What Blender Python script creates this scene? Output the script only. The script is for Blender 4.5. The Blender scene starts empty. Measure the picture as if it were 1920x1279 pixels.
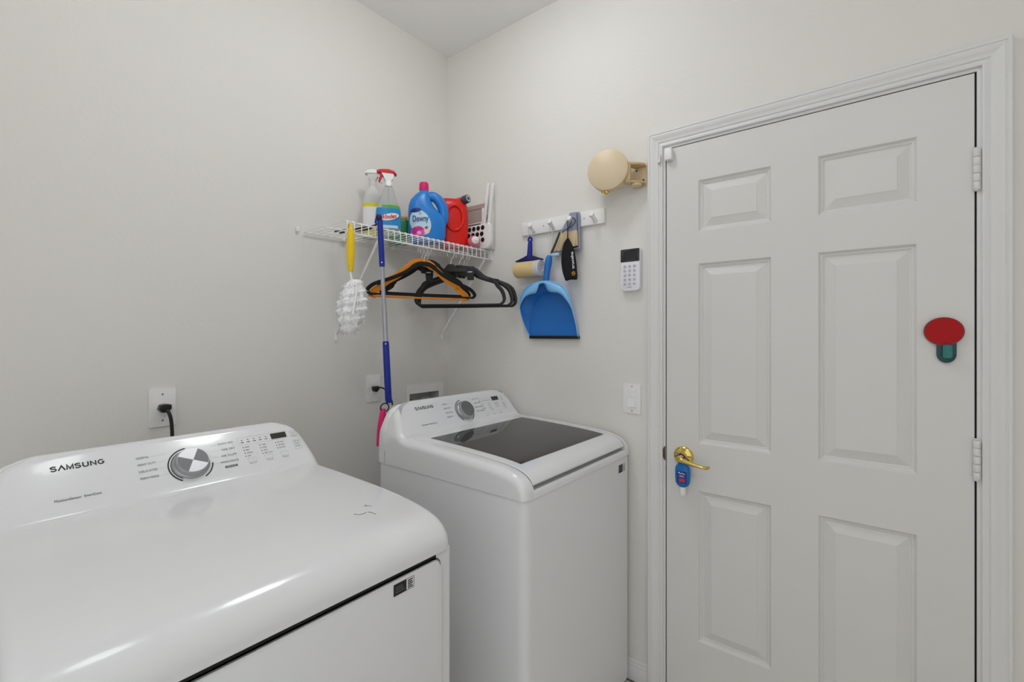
import bpy, bmesh, math, random
from mathutils import Vector, Matrix
random.seed(7)
PI = math.pi
scene = bpy.context.scene
COL = scene.collection

# ------------------------------------------------------------------ camera
cam_d = bpy.data.cameras.new('camera')
cam_d.sensor_fit = 'HORIZONTAL'
cam_d.sensor_width = 36.0
cam_d.lens = 36.0 * 873.0 / 1920.0
cam_d.shift_y = -12.5 / 1920.0
cam_d.clip_start = 0.02
cam = bpy.data.objects.new('camera', cam_d)
COL.objects.link(cam)
cam.location = (-1.728, -1.8105, 1.351)
cam.rotation_euler = (PI / 2, 0, math.radians(38.45 - 90.0))
scene.camera = cam

# ------------------------------------------------------------------ world, exposure, lamp strengths
WORLD = 1.12                     # fill light let in by two added, unseen openings behind the viewer
FILL_OPEN_FRONT = (-2.68, -2.12, -0.001, 2.10)
FILL_OPEN_SIDE = (-2.85, -1.15, -0.001, 2.25)
world = bpy.data.worlds.new('world')
scene.world = world
world.use_nodes = True
world.node_tree.nodes['Background'].inputs['Color'].default_value = (0.97, 0.985, 1.0, 1)
world.node_tree.nodes['Background'].inputs['Strength'].default_value = WORLD
scene.view_settings.view_transform = 'Standard'
scene.view_settings.look = 'None'
scene.view_settings.gamma = 1.0
scene.view_settings.use_curve_mapping = False
scene.view_settings.exposure = -0.12
LAMP_NEAR = dict(loc=(-0.70, -0.84, 2.82), power=5.8)
LAMP_SIDE = dict(loc=(-1.42, -0.82, 2.82), power=2.5)
LAMP_FILL = dict(loc=(-2.10, -1.95, 2.82), power=10.5)  # added fill lamp behind the viewer, out of view
LAMP_COLOR = (0.965, 0.98, 1.0)
CEIL = 2.82

# ------------------------------------------------------------------ materials
def lin(c):
    return tuple(((v / 255.0) / 12.92 if v / 255.0 <= 0.04045 else ((v / 255.0 + 0.055) / 1.055) ** 2.4) for v in c)

def mat(name, rgb, rough=0.5, metal=0.0, var=0.03, vscale=30.0, bump=0.0, bscale=200.0, spec=0.5,
        coat=0.0, trans=0.0, ior=1.45, alpha=1.0, bdetail=2.0):
    m = bpy.data.materials.new(name)
    m.use_nodes = True
    nt = m.node_tree
    b = nt.nodes['Principled BSDF']
    col = lin(rgb)
    tc = nt.nodes.new('ShaderNodeTexCoord')
    if var > 0:
        n = nt.nodes.new('ShaderNodeTexNoise')
        n.inputs['Scale'].default_value = vscale
        n.inputs['Detail'].default_value = 3.0
        nt.links.new(tc.outputs['Object'], n.inputs['Vector'])
        r = nt.nodes.new('ShaderNodeMix')
        r.data_type = 'RGBA'
        r.inputs[6].default_value = (*[max(0, c * (1 - var)) for c in col], 1)
        r.inputs[7].default_value = (*[min(1, c * (1 + var)) for c in col], 1)
        nt.links.new(n.outputs['Fac'], r.inputs[0])
        nt.links.new(r.outputs[2], b.inputs['Base Color'])
    else:
        b.inputs['Base Color'].default_value = (*col, 1)
    b.inputs['Roughness'].default_value = rough
    b.inputs['Metallic'].default_value = metal
    b.inputs['Specular IOR Level'].default_value = spec
    b.inputs['Coat Weight'].default_value = coat
    b.inputs['Coat Roughness'].default_value = 0.05
    b.inputs['Transmission Weight'].default_value = trans
    b.inputs['IOR'].default_value = ior
    b.inputs['Alpha'].default_value = alpha
    if bump > 0:
        n2 = nt.nodes.new('ShaderNodeTexNoise')
        n2.inputs['Scale'].default_value = bscale
        n2.inputs['Detail'].default_value = bdetail
        nt.links.new(tc.outputs['Object'], n2.inputs['Vector'])
        bp = nt.nodes.new('ShaderNodeBump')
        bp.inputs['Strength'].default_value = bump
        bp.inputs['Distance'].default_value = 0.002
        nt.links.new(n2.outputs['Fac'], bp.inputs['Height'])
        nt.links.new(bp.outputs['Normal'], b.inputs['Normal'])
    return m

def emit_mat(name, rgb, strength):
    m = bpy.data.materials.new(name)
    m.use_nodes = True
    b = m.node_tree.nodes['Principled BSDF']
    b.inputs['Base Color'].default_value = (*rgb, 1)
    b.inputs['Emission Color'].default_value = (*rgb, 1)
    b.inputs['Emission Strength'].default_value = strength
    return m

M = {}
M['wall'] = mat('wall_paint', (233, 231, 226), 0.75, var=0.012, vscale=3.0, bump=0.30, bscale=70.0, bdetail=3.0, spec=0.25)
M['ceiling'] = mat('ceiling_paint', (252, 252, 251), 0.85, var=0.012, vscale=3.0, bump=0.3, bscale=90.0, spec=0.2)
M['trim'] = mat('trim_paint', (230, 230, 229), 0.42, var=0.012, vscale=8.0, bump=0.03, bscale=60.0)
M['door'] = mat('door_paint', (226, 225, 222), 0.42, var=0.012, vscale=6.0, bump=0.03, bscale=120.0)
M['enamel'] = mat('white_enamel', (236, 237, 239), 0.16, var=0.006, vscale=5.0, coat=0.3)
M['cabinet'] = mat('cabinet_enamel', (236, 237, 239), 0.3, var=0.006, vscale=5.0)
M['white_pl'] = mat('white_plastic', (245, 245, 244), 0.35, var=0.01)
M['offwhite_pl'] = mat('offwhite_plastic', (244, 244, 243), 0.4, var=0.01)
M['black_pl'] = mat('black_plastic', (22, 21, 22), 0.38, var=0.08)
M['black_vel'] = mat('black_velvet', (20, 18, 20), 0.8, var=0.12, vscale=200)
M['print'] = mat('black_print', (34, 34, 38), 0.5, var=0.02)
M['grayprint'] = mat('grey_print', (105, 107, 113), 0.5, var=0.02)
M['paleprint'] = mat('pale_grey_print', (178, 180, 184), 0.5, var=0.02)
M['dark_gap'] = mat('gap_shade_and_screw', (26, 26, 27), 0.7, var=0.05)  # gap shade put in as near-black colour; also colours the handle screws
M['grey_gap'] = mat('grey_gap_shade', (112, 113, 115), 0.6, var=0.03)  # grey standing in for shade in the lid gap and door groove
M['glass_lid'] = mat('smoked_lid_glass', (46, 46, 48), 0.04, var=0.01, spec=0.4)
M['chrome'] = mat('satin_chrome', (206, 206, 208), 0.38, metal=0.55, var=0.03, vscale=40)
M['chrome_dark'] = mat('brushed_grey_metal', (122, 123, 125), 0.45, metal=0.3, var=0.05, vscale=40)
M['chrome_side'] = mat('satin_silver_side', (176, 177, 179), 0.32, metal=0.6, var=0.02)
M['display'] = mat('black_display', (14, 15, 18), 0.08, var=0.02, coat=1.0)
M['brass'] = mat('polished_brass', (226, 200, 116), 0.12, metal=1.0, var=0.03, vscale=60)
M['old_brass'] = mat('tarnished_brass', (105, 96, 66), 0.35, metal=1.0, var=0.15, vscale=80)
M['shelf'] = mat('white_epoxy_wire', (246, 246, 246), 0.35, var=0.01)
M['orange'] = mat('orange_flocked', (240, 148, 36), 0.75, var=0.05, vscale=200)
M['hook_wire'] = mat('silver_hook_wire', (226, 224, 220), 0.25, metal=0.6, var=0.02)
M['blue_pl'] = mat('dark_blue_plastic', (20, 42, 150), 0.35, var=0.04)
M['silver_tube'] = mat('silver_tube', (180, 180, 190), 0.3, metal=0.55, var=0.03)
M['pink_pl'] = mat('magenta_plastic', (225, 25, 110), 0.45, var=0.04)
M['pink_soft'] = mat('pink_bottle', (247, 130, 150), 0.3, var=0.04)
M['yellow_pl'] = mat('yellow_plastic', (245, 205, 20), 0.35, var=0.04)
M['fluff'] = mat('white_fluff', (251, 251, 255), 0.95, var=0.04, vscale=60)
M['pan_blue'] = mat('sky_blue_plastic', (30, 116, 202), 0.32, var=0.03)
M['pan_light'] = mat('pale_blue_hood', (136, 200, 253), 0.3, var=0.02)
M['rubber'] = mat('black_rubber', (16, 16, 18), 0.6, var=0.05)
M['softener'] = mat('softener_blue', (36, 130, 214), 0.28, var=0.03)
M['softener_dk'] = mat('deep_blue_print', (22, 50, 130), 0.35, var=0.02)
M['label_sky'] = mat('pale_sky_label', (196, 226, 244), 0.4, var=0.04)
M['rose'] = mat('rose_print', (240, 84, 178), 0.4, var=0.12, vscale=120)
M['rose_dk'] = mat('deep_rose_print', (206, 40, 140), 0.4, var=0.08, vscale=120)
M['rose_pale'] = mat('pale_rose_print', (250, 176, 220), 0.4, var=0.05, vscale=120)
M['cream'] = mat('cream_print', (244, 222, 214), 0.4, var=0.04)
M['brown'] = mat('brown_print', (150, 92, 90), 0.4, var=0.04)
M['red_pl'] = mat('red_plastic', (226, 24, 14), 0.3, var=0.04)
M['red_trig'] = mat('red_trigger', (206, 14, 22), 0.3, var=0.03)
M['clear'] = mat('clear_plastic', (232, 236, 234), 0.12, var=0.0, trans=0.75, ior=1.2)
M['milky'] = mat('milky_plastic', (232, 233, 231), 0.35, var=0.01, trans=0.25, ior=1.2)
M['wx_blue'] = mat('cyan_blue_label', (38, 140, 206), 0.35, var=0.08, vscale=30)
M['wx_green'] = mat('green_label', (86, 172, 70), 0.35, var=0.05)
M['wx_red'] = mat('red_lettering', (214, 30, 60), 0.4, var=0.02)
M['white_pr'] = mat('white_print', (240, 240, 242), 0.45, var=0.01)
M['yel_band'] = mat('yellow_band', (238, 222, 40), 0.4, var=0.03)
M['yel_liq'] = mat('yellow_green_base', (214, 214, 70), 0.35, var=0.03)
M['green_pk'] = mat('green_wrapper', (34, 138, 74), 0.35, var=0.1, vscale=30)
M['lime'] = mat('lime_wrapper', (134, 186, 92), 0.4, var=0.12, vscale=40)
M['orange_pr'] = mat('ochre_print', (206, 150, 80), 0.45, var=0.05)
M['taupe'] = mat('taupe_print', (178, 164, 156), 0.5, var=0.06, vscale=20)
M['carton'] = mat('white_card', (222, 220, 216), 0.6, var=0.02)
M['beige_pl'] = mat('beige_plastic', (224, 205, 172), 0.38, var=0.02)
M['beige_dk'] = mat('tan_plastic', (208, 182, 132), 0.4, var=0.04)
M['paper'] = mat('lint_paper', (226, 200, 146), 0.6, var=0.04)
M['clear_roll'] = mat('frosted_cover', (216, 214, 220), 0.3, var=0.02)
M['bristle'] = mat('cream_bristle', (226, 206, 170), 0.8, var=0.2, vscale=300)
M['grey_pl'] = mat('blue_grey_plastic', (150, 156, 178), 0.4, var=0.03)
M['grey_dk'] = mat('charcoal_plastic', (70, 70, 80), 0.45, var=0.04)
M['cloth_blk'] = mat('black_cloth', (18, 18, 21), 0.85, var=0.15, vscale=100, bump=0.3, bscale=150)
M['amber'] = mat('amber_print', (226, 160, 50), 0.5, var=0.03)
M['cord_w'] = mat('white_cord', (222, 218, 204), 0.7, var=0.03)
M['keypad_w'] = mat('keypad_white', (243, 243, 249), 0.35, var=0.01)
M['button'] = mat('keypad_button', (214, 215, 224), 0.4, var=0.01)
M['red_disc'] = mat('red_glossy_disc', (178, 2, 12), 0.4, var=0.08, vscale=60, spec=0.25)
M['red_rim'] = mat('dark_red_rim', (140, 8, 16), 0.3, var=0.04)
M['teal'] = mat('teal_plastic', (38, 118, 112), 0.3, var=0.04)
M['teal_dk'] = mat('dark_teal_plastic', (28, 74, 76), 0.35, var=0.04)
M['gel_blue'] = mat('blue_gel_bottle', (24, 112, 190), 0.25, var=0.05)
M['gel_label'] = mat('navy_label', (22, 66, 140), 0.4, var=0.1)
M['gel_red'] = mat('red_label_print', (200, 60, 70), 0.4, var=0.05)
M['scuff'] = mat('grey_scuff', (128, 128, 130), 0.6, var=0.2, vscale=300)
M['tile'] = mat('beige_floor_tile', (222, 216, 206), 0.4, var=0.06, vscale=8)
M['grout'] = mat('grey_grout', (140, 134, 124), 0.8, var=0.05)
M['recess'] = mat('grey_box_plastic', (196, 196, 192), 0.5, var=0.02)
M['valve'] = mat('dull_valve_metal', (150, 140, 110), 0.4, metal=0.8, var=0.1)
M['lamp_base'] = mat('lamp_white_metal', (230, 230, 228), 0.4, var=0.01)

# ------------------------------------------------------------------ mesh helpers
class MB:
    def __init__(s):
        s.bm = bmesh.new()
    def add(s, verts, faces, mtx=None):
        vs = [s.bm.verts.new((mtx @ Vector(v)) if mtx else v) for v in verts]
        for f in faces:
            q = []
            for i in f:
                if vs[i] not in q:
                    q.append(vs[i])
            if len(q) > 2:
                try:
                    s.bm.faces.new(q)
                except ValueError:
                    pass
        return s
    def box(s, a, b, bevel=0.0, seg=2, mtx=None):
        lo = [min(a[i], b[i]) for i in range(3)]
        hi = [max(a[i], b[i]) for i in range(3)]
        t = bmesh.new()
        bmesh.ops.create_cube(t, size=1.0)
        for v in t.verts:
            for i in range(3):
                v.co[i] = lo[i] + (v.co[i] + 0.5) * (hi[i] - lo[i])
        if bevel > 0:
            bevel = min(bevel, 0.49 * min(hi[i] - lo[i] for i in range(3)))
            bmesh.ops.bevel(t, geom=t.edges[:], offset=bevel, segments=seg, profile=0.5, affect='EDGES')
        t.verts.index_update()
        s.add([v.co.copy() for v in t.verts], [[v.index for v in f.verts] for f in t.faces], mtx)
        t.free()
        return s
    def tube(s, path, r, n=8, closed=False, mtx=None, squash=None):
        v, f = tube(path, r, n, closed)
        return s.add(v, f, mtx)
    def lathe(s, prof, n=24, mtx=None):
        v, f = lathe(prof, n)
        return s.add(v, f, mtx)
    def loft(s, rings, cap=True, mtx=None):
        v, f = loft(rings, cap)
        return s.add(v, f, mtx)
    def prism(s, outline, t0, t1, axes='xz', bevel=0.0, mtx=None):
        """outline 2D polygon in the plane named by axes, extruded along the third axis from t0 to t1"""
        third = [c for c in 'xyz' if c not in axes][0]
        def p(u, w, t):
            d = {axes[0]: u, axes[1]: w, third: t}
            return Vector((d['x'], d['y'], d['z']))
        n = len(outline)
        tb = bmesh.new()
        va = [tb.verts.new(p(u, w, t0)) for u, w in outline]
        vb = [tb.verts.new(p(u, w, t1)) for u, w in outline]
        fa = tb.faces.new(va); fb = tb.faces.new(vb)
        for i in range(n):
            tb.faces.new((va[i], va[(i + 1) % n], vb[(i + 1) % n], vb[i]))
        if bevel > 0:
            ed = list(fa.edges) + list(fb.edges)
            bmesh.ops.bevel(tb, geom=ed, offset=bevel, segments=2, profile=0.5, affect='EDGES')
        tb.verts.index_update()
        s.add([v.co.copy() for v in tb.verts], [[v.index for v in f.verts] for f in tb.faces], mtx)
        tb.free()
        return s

def tube(path, r, n=8, closed=False):
    P = [Vector(p) for p in path]
    k = len(P)
    R = r if isinstance(r, (list, tuple)) else [r] * k
    T = []
    for i in range(k):
        if closed:
            t = P[(i + 1) % k] - P[i - 1]
        else:
            t = P[min(i + 1, k - 1)] - P[max(i - 1, 0)]
        T.append(t.normalized())
    up = Vector((0, 0, 1)) if abs(T[0].z) < 0.9 else Vector((1, 0, 0))
    u = T[0].cross(up).normalized()
    verts, faces = [], []
    for i in range(k):
        if i:
            q = T[i - 1].rotation_difference(T[i])
            u = (q @ u)
            u = (u - T[i] * u.dot(T[i])).normalized()
        w = T[i].cross(u)
        for j in range(n):
            a = 2 * PI * j / n
            verts.append(P[i] + (u * math.cos(a) + w * math.sin(a)) * R[i])
    m = k if closed else k - 1
    for i in range(m):
        for j in range(n):
            a, b = i * n + j, i * n + (j + 1) % n
            c, d = ((i + 1) % k) * n + (j + 1) % n, ((i + 1) % k) * n + j
            faces.append((a, b, c, d))
    if not closed:
        faces.append(tuple(range(n - 1, -1, -1)))
        faces.append(tuple((k - 1) * n + j for j in range(n)))
    return verts, faces

def lathe(prof, n=24):
    """profile [(r, z)] about z"""
    verts, faces, rows = [], [], []
    for r, z in prof:
        if r < 1e-6:
            rows.append([len(verts)] * n)
            verts.append(Vector((0, 0, z)))
        else:
            rows.append(list(range(len(verts), len(verts) + n)))
            for j in range(n):
                a = 2 * PI * j / n
                verts.append(Vector((r * math.cos(a), r * math.sin(a), z)))
    for i in range(len(rows) - 1):
        for j in range(n):
            faces.append((rows[i][j], rows[i][(j + 1) % n], rows[i + 1][(j + 1) % n], rows[i + 1][j]))
    return verts, faces

def loft(rings, cap=True):
    n = len(rings[0])
    verts = [Vector(p) for r in rings for p in r]
    faces = []
    for i in range(len(rings) - 1):
        for j in range(n):
            faces.append((i * n + j, i * n + (j + 1) % n, (i + 1) * n + (j + 1) % n, (i + 1) * n + j))
    if cap:
        faces.append(tuple(range(n - 1, -1, -1)))
        faces.append(tuple((len(rings) - 1) * n + j for j in range(n)))
    return verts, faces

def sring(z, hw, hd, cx=0.0, cy=0.0, e=2.6, n=28):
    """superellipse ring in a horizontal plane"""
    out = []
    for j in range(n):
        a = 2 * PI * j / n
        c, s_ = math.cos(a), math.sin(a)
        out.append((cx + hw * math.copysign(abs(c) ** (2 / e), c), cy + hd * math.copysign(abs(s_) ** (2 / e), s_), z))
    return out

def rrect(x0, z0, x1, z1, r, n=5):
    """rounded rectangle outline"""
    o = []
    for cx, cz, a0 in ((x1 - r, z1 - r, 0), (x0 + r, z1 - r, 90), (x0 + r, z0 + r, 180), (x1 - r, z0 + r, 270)):
        for k in range(n + 1):
            a = math.radians(a0 + 90.0 * k / n)
            o.append((cx + r * math.cos(a), cz + r * math.sin(a)))
    return o

def spline(pts, k=6):
    """Catmull-Rom through points"""
    P = [Vector(p) for p in pts]
    out = []
    for i in range(len(P) - 1):
        p0, p1, p2, p3 = P[max(i - 1, 0)], P[i], P[i + 1], P[min(i + 2, len(P) - 1)]
        for j in range(k):
            t = j / k
            out.append(0.5 * ((2 * p1) + (p2 - p0) * t + (2 * p0 - 5 * p1 + 4 * p2 - p3) * t * t + (3 * p1 - p0 - 3 * p2 + p3) * t ** 3))
    out.append(P[-1])
    return out

ROOT = {}
def build(name, mb, m, parent=None, smooth=38, world=True, label=None):
    """link a mesh; world=True: the shapes were given in world coordinates"""
    bm = mb.bm
    if parent is not None and world and parent.name in ROOT:
        bmesh.ops.transform(bm, matrix=ROOT[parent.name].inverted(), verts=bm.verts)
    bmesh.ops.remove_doubles(bm, verts=bm.verts, dist=1e-6)
    bmesh.ops.recalc_face_normals(bm, faces=bm.faces)
    me = bpy.data.meshes.new(name)
    bm.to_mesh(me)
    bm.free()
    me.materials.append(M[m] if isinstance(m, str) else m)
    if smooth:
        for p in me.polygons:
            p.use_smooth = True
        me.set_sharp_from_angle(angle=math.radians(smooth))
    o = bpy.data.objects.new(name, me)
    COL.objects.link(o)
    if parent is not None:
        o.parent = parent
        if parent.name in ROOT:
            ROOT[o.name] = ROOT[parent.name]
    if label:
        o['label'] = label
    return o

def thing(name, label, cat, loc=(0, 0, 0), rot=0.0, group=None, rx=0.0, ry=0.0):
    o = bpy.data.objects.new(name, None)
    COL.objects.link(o)
    o.empty_display_size = 0.05
    o.location = loc
    o.rotation_euler = (rx, ry, rot)
    ROOT[o.name] = Matrix.Translation(loc) @ o.rotation_euler.to_matrix().to_4x4()
    o['label'] = label
    o['category'] = cat
    if group:
        o['group'] = group
    return o

def tag(o, label, cat, group=None):
    o['label'] = label
    o['category'] = cat
    if group:
        o['group'] = group
    return o

def struct(o):
    o['kind'] = 'structure'
    return o

def sroot(name, loc):
    o = bpy.data.objects.new(name, None)
    COL.objects.link(o)
    o.location = loc
    o.empty_display_size = 0.05
    ROOT[o.name] = Matrix.Translation(loc)
    o['kind'] = 'structure'
    return o

def text_mesh(body, origin, xdir, ydir, width=None, height=None, bold=0.0, depth=0.0002, shear=0.0, space=1.0):
    """lettering as a bmesh: starts at origin, runs along xdir, stands along ydir"""
    cu = bpy.data.curves.new('lettering_curve', 'FONT')
    cu.body = body
    cu.size = 1.0
    cu.extrude = 0.0
    cu.offset = bold
    cu.shear = shear
    cu.space_character = space
    cu.resolution_u = 3
    ob = bpy.data.objects.new('lettering_tmp', cu)
    COL.objects.link(ob)
    bpy.context.view_layer.update()
    dg = bpy.context.evaluated_depsgraph_get()
    me = bpy.data.meshes.new_from_object(ob.evaluated_get(dg))
    bpy.data.objects.remove(ob)
    bm = bmesh.new()
    bm.from_mesh(me)
    bpy.data.meshes.remove(me)
    bpy.data.curves.remove(cu)
    xs = [v.co.x for v in bm.verts]; ys = [v.co.y for v in bm.verts]
    x0, x1, y0, y1 = min(xs), max(xs), min(ys), max(ys)
    sy = (height / (y1 - y0)) if height else None
    sx = (width / (x1 - x0)) if width else sy
    if sy is None:
        sy = sx
    X = Vector(xdir).normalized(); Y = Vector(ydir).normalized(); N = X.cross(Y)
    O = Vector(origin)
    for v in bm.verts:
        v.co = O + X * ((v.co.x - x0) * sx) + Y * ((v.co.y - y0) * sy) + N * depth
    mb = MB()
    mb.bm.free()
    mb.bm = bm
    return mb

def text(name, body, origin, xdir, ydir, m, parent, world=True, **kw):
    mb = text_mesh(body, origin, xdir, ydir, **kw)
    bm = mb.bm
    if parent is not None and world and parent.name in ROOT:
        bmesh.ops.transform(bm, matrix=ROOT[parent.name].inverted(), verts=bm.verts)
    me = bpy.data.meshes.new(name)
    bm.to_mesh(me); bm.free()
    me.materials.append(M[m])
    o = bpy.data.objects.new(name, me)
    COL.objects.link(o)
    o.parent = parent
    if parent.name in ROOT:
        ROOT[o.name] = ROOT[parent.name]
    return o

def copy_tree(o, parent=None):
    c = o.copy()
    COL.objects.link(c)
    c.parent = parent
    for ch in list(o.children):
        copy_tree(ch, c)
    return c

# ================================================================== ROOM SHELL
XL, YF = -2.75, -3.4            # far side wall and the wall behind the viewer
def wall_panel(name, axis, at, u0, u1, z0, z1, holes, thick, m):
    """vertical wall slab with rectangular holes; axis 'x' -> plane x=at (u = y), 'y' -> plane y=at (u = x); the slab lies behind the face"""
    us = sorted({u0, u1, *[h[0] for h in holes], *[h[1] for h in holes]})
    zs = sorted({z0, z1, *[h[2] for h in holes], *[h[3] for h in holes]})
    def pt(u, z, d):
        return (at + d, u, z) if axis == 'x' else (u, at + d, z)
    mb = MB()
    def solid(i, j):
        if i < 0 or j < 0 or i >= len(us) - 1 or j >= len(zs) - 1:
            return False
        cu, cz = (us[i] + us[i + 1]) / 2, (zs[j] + zs[j + 1]) / 2
        return not any(h[0] < cu < h[1] and h[2] < cz < h[3] for h in holes)
    for i in range(len(us) - 1):
        for j in range(len(zs) - 1):
            if not solid(i, j):
                continue
            a, b, c, d = us[i], us[i + 1], zs[j], zs[j + 1]
            for dep in (0, thick):
                mb.add([pt(a, c, dep), pt(b, c, dep), pt(b, d, dep), pt(a, d, dep)], [(0, 1, 2, 3)])
            for (ni, nj, e) in ((i - 1, j, ((a, c), (a, d))), (i + 1, j, ((b, c), (b, d))), (i, j - 1, ((a, c), (b, c))), (i, j + 1, ((a, d), (b, d)))):
                if not solid(ni, nj):
                    (p, q), (r, s) = e
                    mb.add([pt(p, q, 0), pt(r, s, 0), pt(r, s, thick), pt(p, q, thick)], [(0, 1, 2, 3)])
    o = build(name, mb, m, smooth=0)
    return struct(o)

DOOR_Y0, DOOR_Y1, DOOR_Z = -2.003, -1.179, 2.043
BOX = (-0.2575, -0.065, 0.90, 1.058)
wall_panel('wall_right', 'x', 0.0, YF, 0.0, 0, CEIL, [(DOOR_Y0 - 0.022, DOOR_Y1 + 0.022, -0.001, DOOR_Z + 0.022)], 0.12, 'wall')
wall_panel('wall_back', 'y', 0.0, XL, 0.12, 0, CEIL, [BOX], 0.12, 'wall')
wall_panel('wall_left', 'x', XL, YF, 0.12, 0, CEIL, [FILL_OPEN_SIDE], -0.12, 'wall')
wall_panel('wall_front', 'y', YF, XL, 0.12, 0, CEIL, [FILL_OPEN_FRONT], -0.12, 'wall')
def portal(name, loc, rot, w, h):
    """sampling portal for the fill light in an added opening (gives off no light itself)"""
    d = bpy.data.lights.new(name, 'AREA')
    d.shape = 'RECTANGLE'
    d.size, d.size_y = w, h
    d.cycles.is_portal = True
    o = bpy.data.objects.new(name, d)
    COL.objects.link(o)
    o.location = loc
    o.rotation_euler = rot
portal('fill_portal', ((FILL_OPEN_FRONT[0] + FILL_OPEN_FRONT[1]) / 2, YF - 0.06, 1.05), (PI / 2, 0, 0), FILL_OPEN_FRONT[1] - FILL_OPEN_FRONT[0], 2.1)
portal('fill_portal', (XL - 0.06, (FILL_OPEN_SIDE[0] + FILL_OPEN_SIDE[1]) / 2, 1.125), (PI / 2, 0, -PI / 2), FILL_OPEN_SIDE[1] - FILL_OPEN_SIDE[0], 2.25)
struct(build('ceiling', MB().box((XL - 0.12, YF - 0.12, CEIL), (0.12, 0.12, CEIL + 0.1)), 'ceiling', smooth=0))
floor = struct(build('floor', MB().box((XL - 0.12, YF - 0.12, -0.1), (0.25, 0.12, -0.004)), 'grout', smooth=0))
tile_mesh = None
ts = 0.44
for i in range(7):
    for j in range(8):
        x0, y0 = -0.02 - (i + 1) * ts, -0.02 - (j + 1) * ts
        if x0 < XL - 0.35 or y0 < YF - 0.35:
            continue
        if tile_mesh is None:
            t = build('floor_tile', MB().box((0.002, 0.002, -0.004), (ts - 0.002, ts - 0.002, 0.0), 0.0015, 1), 'tile', smooth=30)
            tile_mesh = t.data
        else:
            t = bpy.data.objects.new('floor_tile', tile_mesh)
            COL.objects.link(t)
        t.location = (x0, y0, 0)
        t.parent = floor

# baseboards
bprof = [(0, 0), (-0.013, 0), (-0.013, 0.05), (-0.011, 0.056), (-0.0125, 0.060), (-0.008, 0.068), (-0.0085, 0.072), (-0.004, 0.082), (0, 0.082)]
def baseboard(name, a, b, along):
    mb = MB()
    rings = []
    for u in (a, b):
        rings.append([((d, u, z) if along == 'y' else (u, d, z)) for d, z in bprof])
    mb.loft(rings)
    return struct(build(name, mb, 'trim', smooth=25))
baseboard('baseboard_right', -1.112, -0.002, 'y')
baseboard('baseboard_back', XL, -0.002, 'x')

# ------------------------------------------------------------------ door casing (trim_1)
trim = sroot('trim_1', (0, -1.1108, 0))
IN_L, IN_R, IN_T = -1.166, -2.0165, 2.056     # inner edge of the casing
CW = 0.0555
cprof = [(0.0, 0.0), (0.0, 0.009), (0.004, 0.0105), (0.010, 0.0095), (0.013, 0.0085), (0.016, 0.012), (0.024, 0.0125), (0.029, 0.0145),
         (0.034, 0.0175), (0.040, 0.0185), (0.045, 0.017), (0.047, 0.0195), (0.0525, 0.0195), (CW, 0.017), (CW, 0.0)]
mb = MB(); mb.loft([[(-h, IN_L + d, z if z < 1 else IN_T + d) for d, h in cprof] for z in (0.0, 2.0)])
build('side_casing', mb, 'trim', trim, smooth=25)
mb = MB(); mb.loft([[(-h, IN_R - d, z if z < 1 else IN_T + d) for d, h in cprof] for z in (0.0, 2.0)])
build('side_casing', mb, 'trim', trim, smooth=25)
mb = MB(); mb.loft([[(-h, (IN_L + d) if s else (IN_R - d), IN_T + d) for d, h in cprof] for s in (1, 0)])
build('head_casing', mb, 'trim', trim, smooth=25)
# jamb lining the opening, with a stop, and dark strips painting the gap's shade
jl, jr, jt = DOOR_Y1 + 0.004, DOOR_Y0 - 0.0045, DOOR_Z + 0.0035
mb = MB()
mb.box((-0.001, jl, 0), (0.118, jl + 0.0175, jt + 0.017)).box((-0.001, jr - 0.0175, 0), (0.118, jr, jt + 0.017)).box((-0.001, jr, jt), (0.118, jl, jt + 0.017))
build('jamb', mb, 'trim', trim, smooth=0)
mb = MB()
mb.box((0.006, jl - 0.0036, 0), (0.034, jl, jt)).box((0.006, jr, 0), (0.034, jr + 0.004, jt)).box((0.006, jr, jt - 0.003), (0.034, jl, jt))
build('door_gap_shade', mb, 'dark_gap', trim, smooth=0)
mb = MB()
mb.box((0.037, jl - 0.014, 0), (0.07, jl, jt)).box((0.037, jr, 0), (0.07, jr + 0.014, jt)).box((0.037, jr, jt - 0.014), (0.07, jl, jt))
build('door_stop', mb, 'trim', trim, smooth=0)
build('strike_plate', MB().prism([(jl + 0.0005, 0.878), (jl + 0.006, 0.883), (jl + 0.009, 0.895), (jl + 0.009, 0.915), (jl + 0.006, 0.927), (jl + 0.0005, 0.932)], -0.0035, 0.0, 'yz'), 'old_brass', trim)

# ------------------------------------------------------------------ six-panel door (door_1)
door = sroot('door_1', (0, (DOOR_Y0 + DOOR_Y1) / 2, 0.0))
YC = [(-1.5261, -1.2934), (-1.8887, -1.6555)]
ZR = [(0.2465, 0.7885), (0.9585, 1.606), (1.7215, 1.9055)]
ys = sorted({DOOR_Y0, DOOR_Y1, *[v for p in YC for v in p]})
zs = sorted({0.008, DOOR_Z, *[v for p in ZR for v in p]})
mb = MB()
for i in range(len(ys) - 1):
    for j in range(len(zs) - 1):
        cy, cz = (ys[i] + ys[i + 1]) / 2, (zs[j] + zs[j + 1]) / 2
        if any(a < cy < b for a, b in YC) and any(a < cz < b for a, b in ZR):
            continue
        mb.add([(0, ys[i], zs[j]), (0, ys[i + 1], zs[j]), (0, ys[i + 1], zs[j + 1]), (0, ys[i], zs[j + 1])], [(0, 1, 2, 3)])
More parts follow.
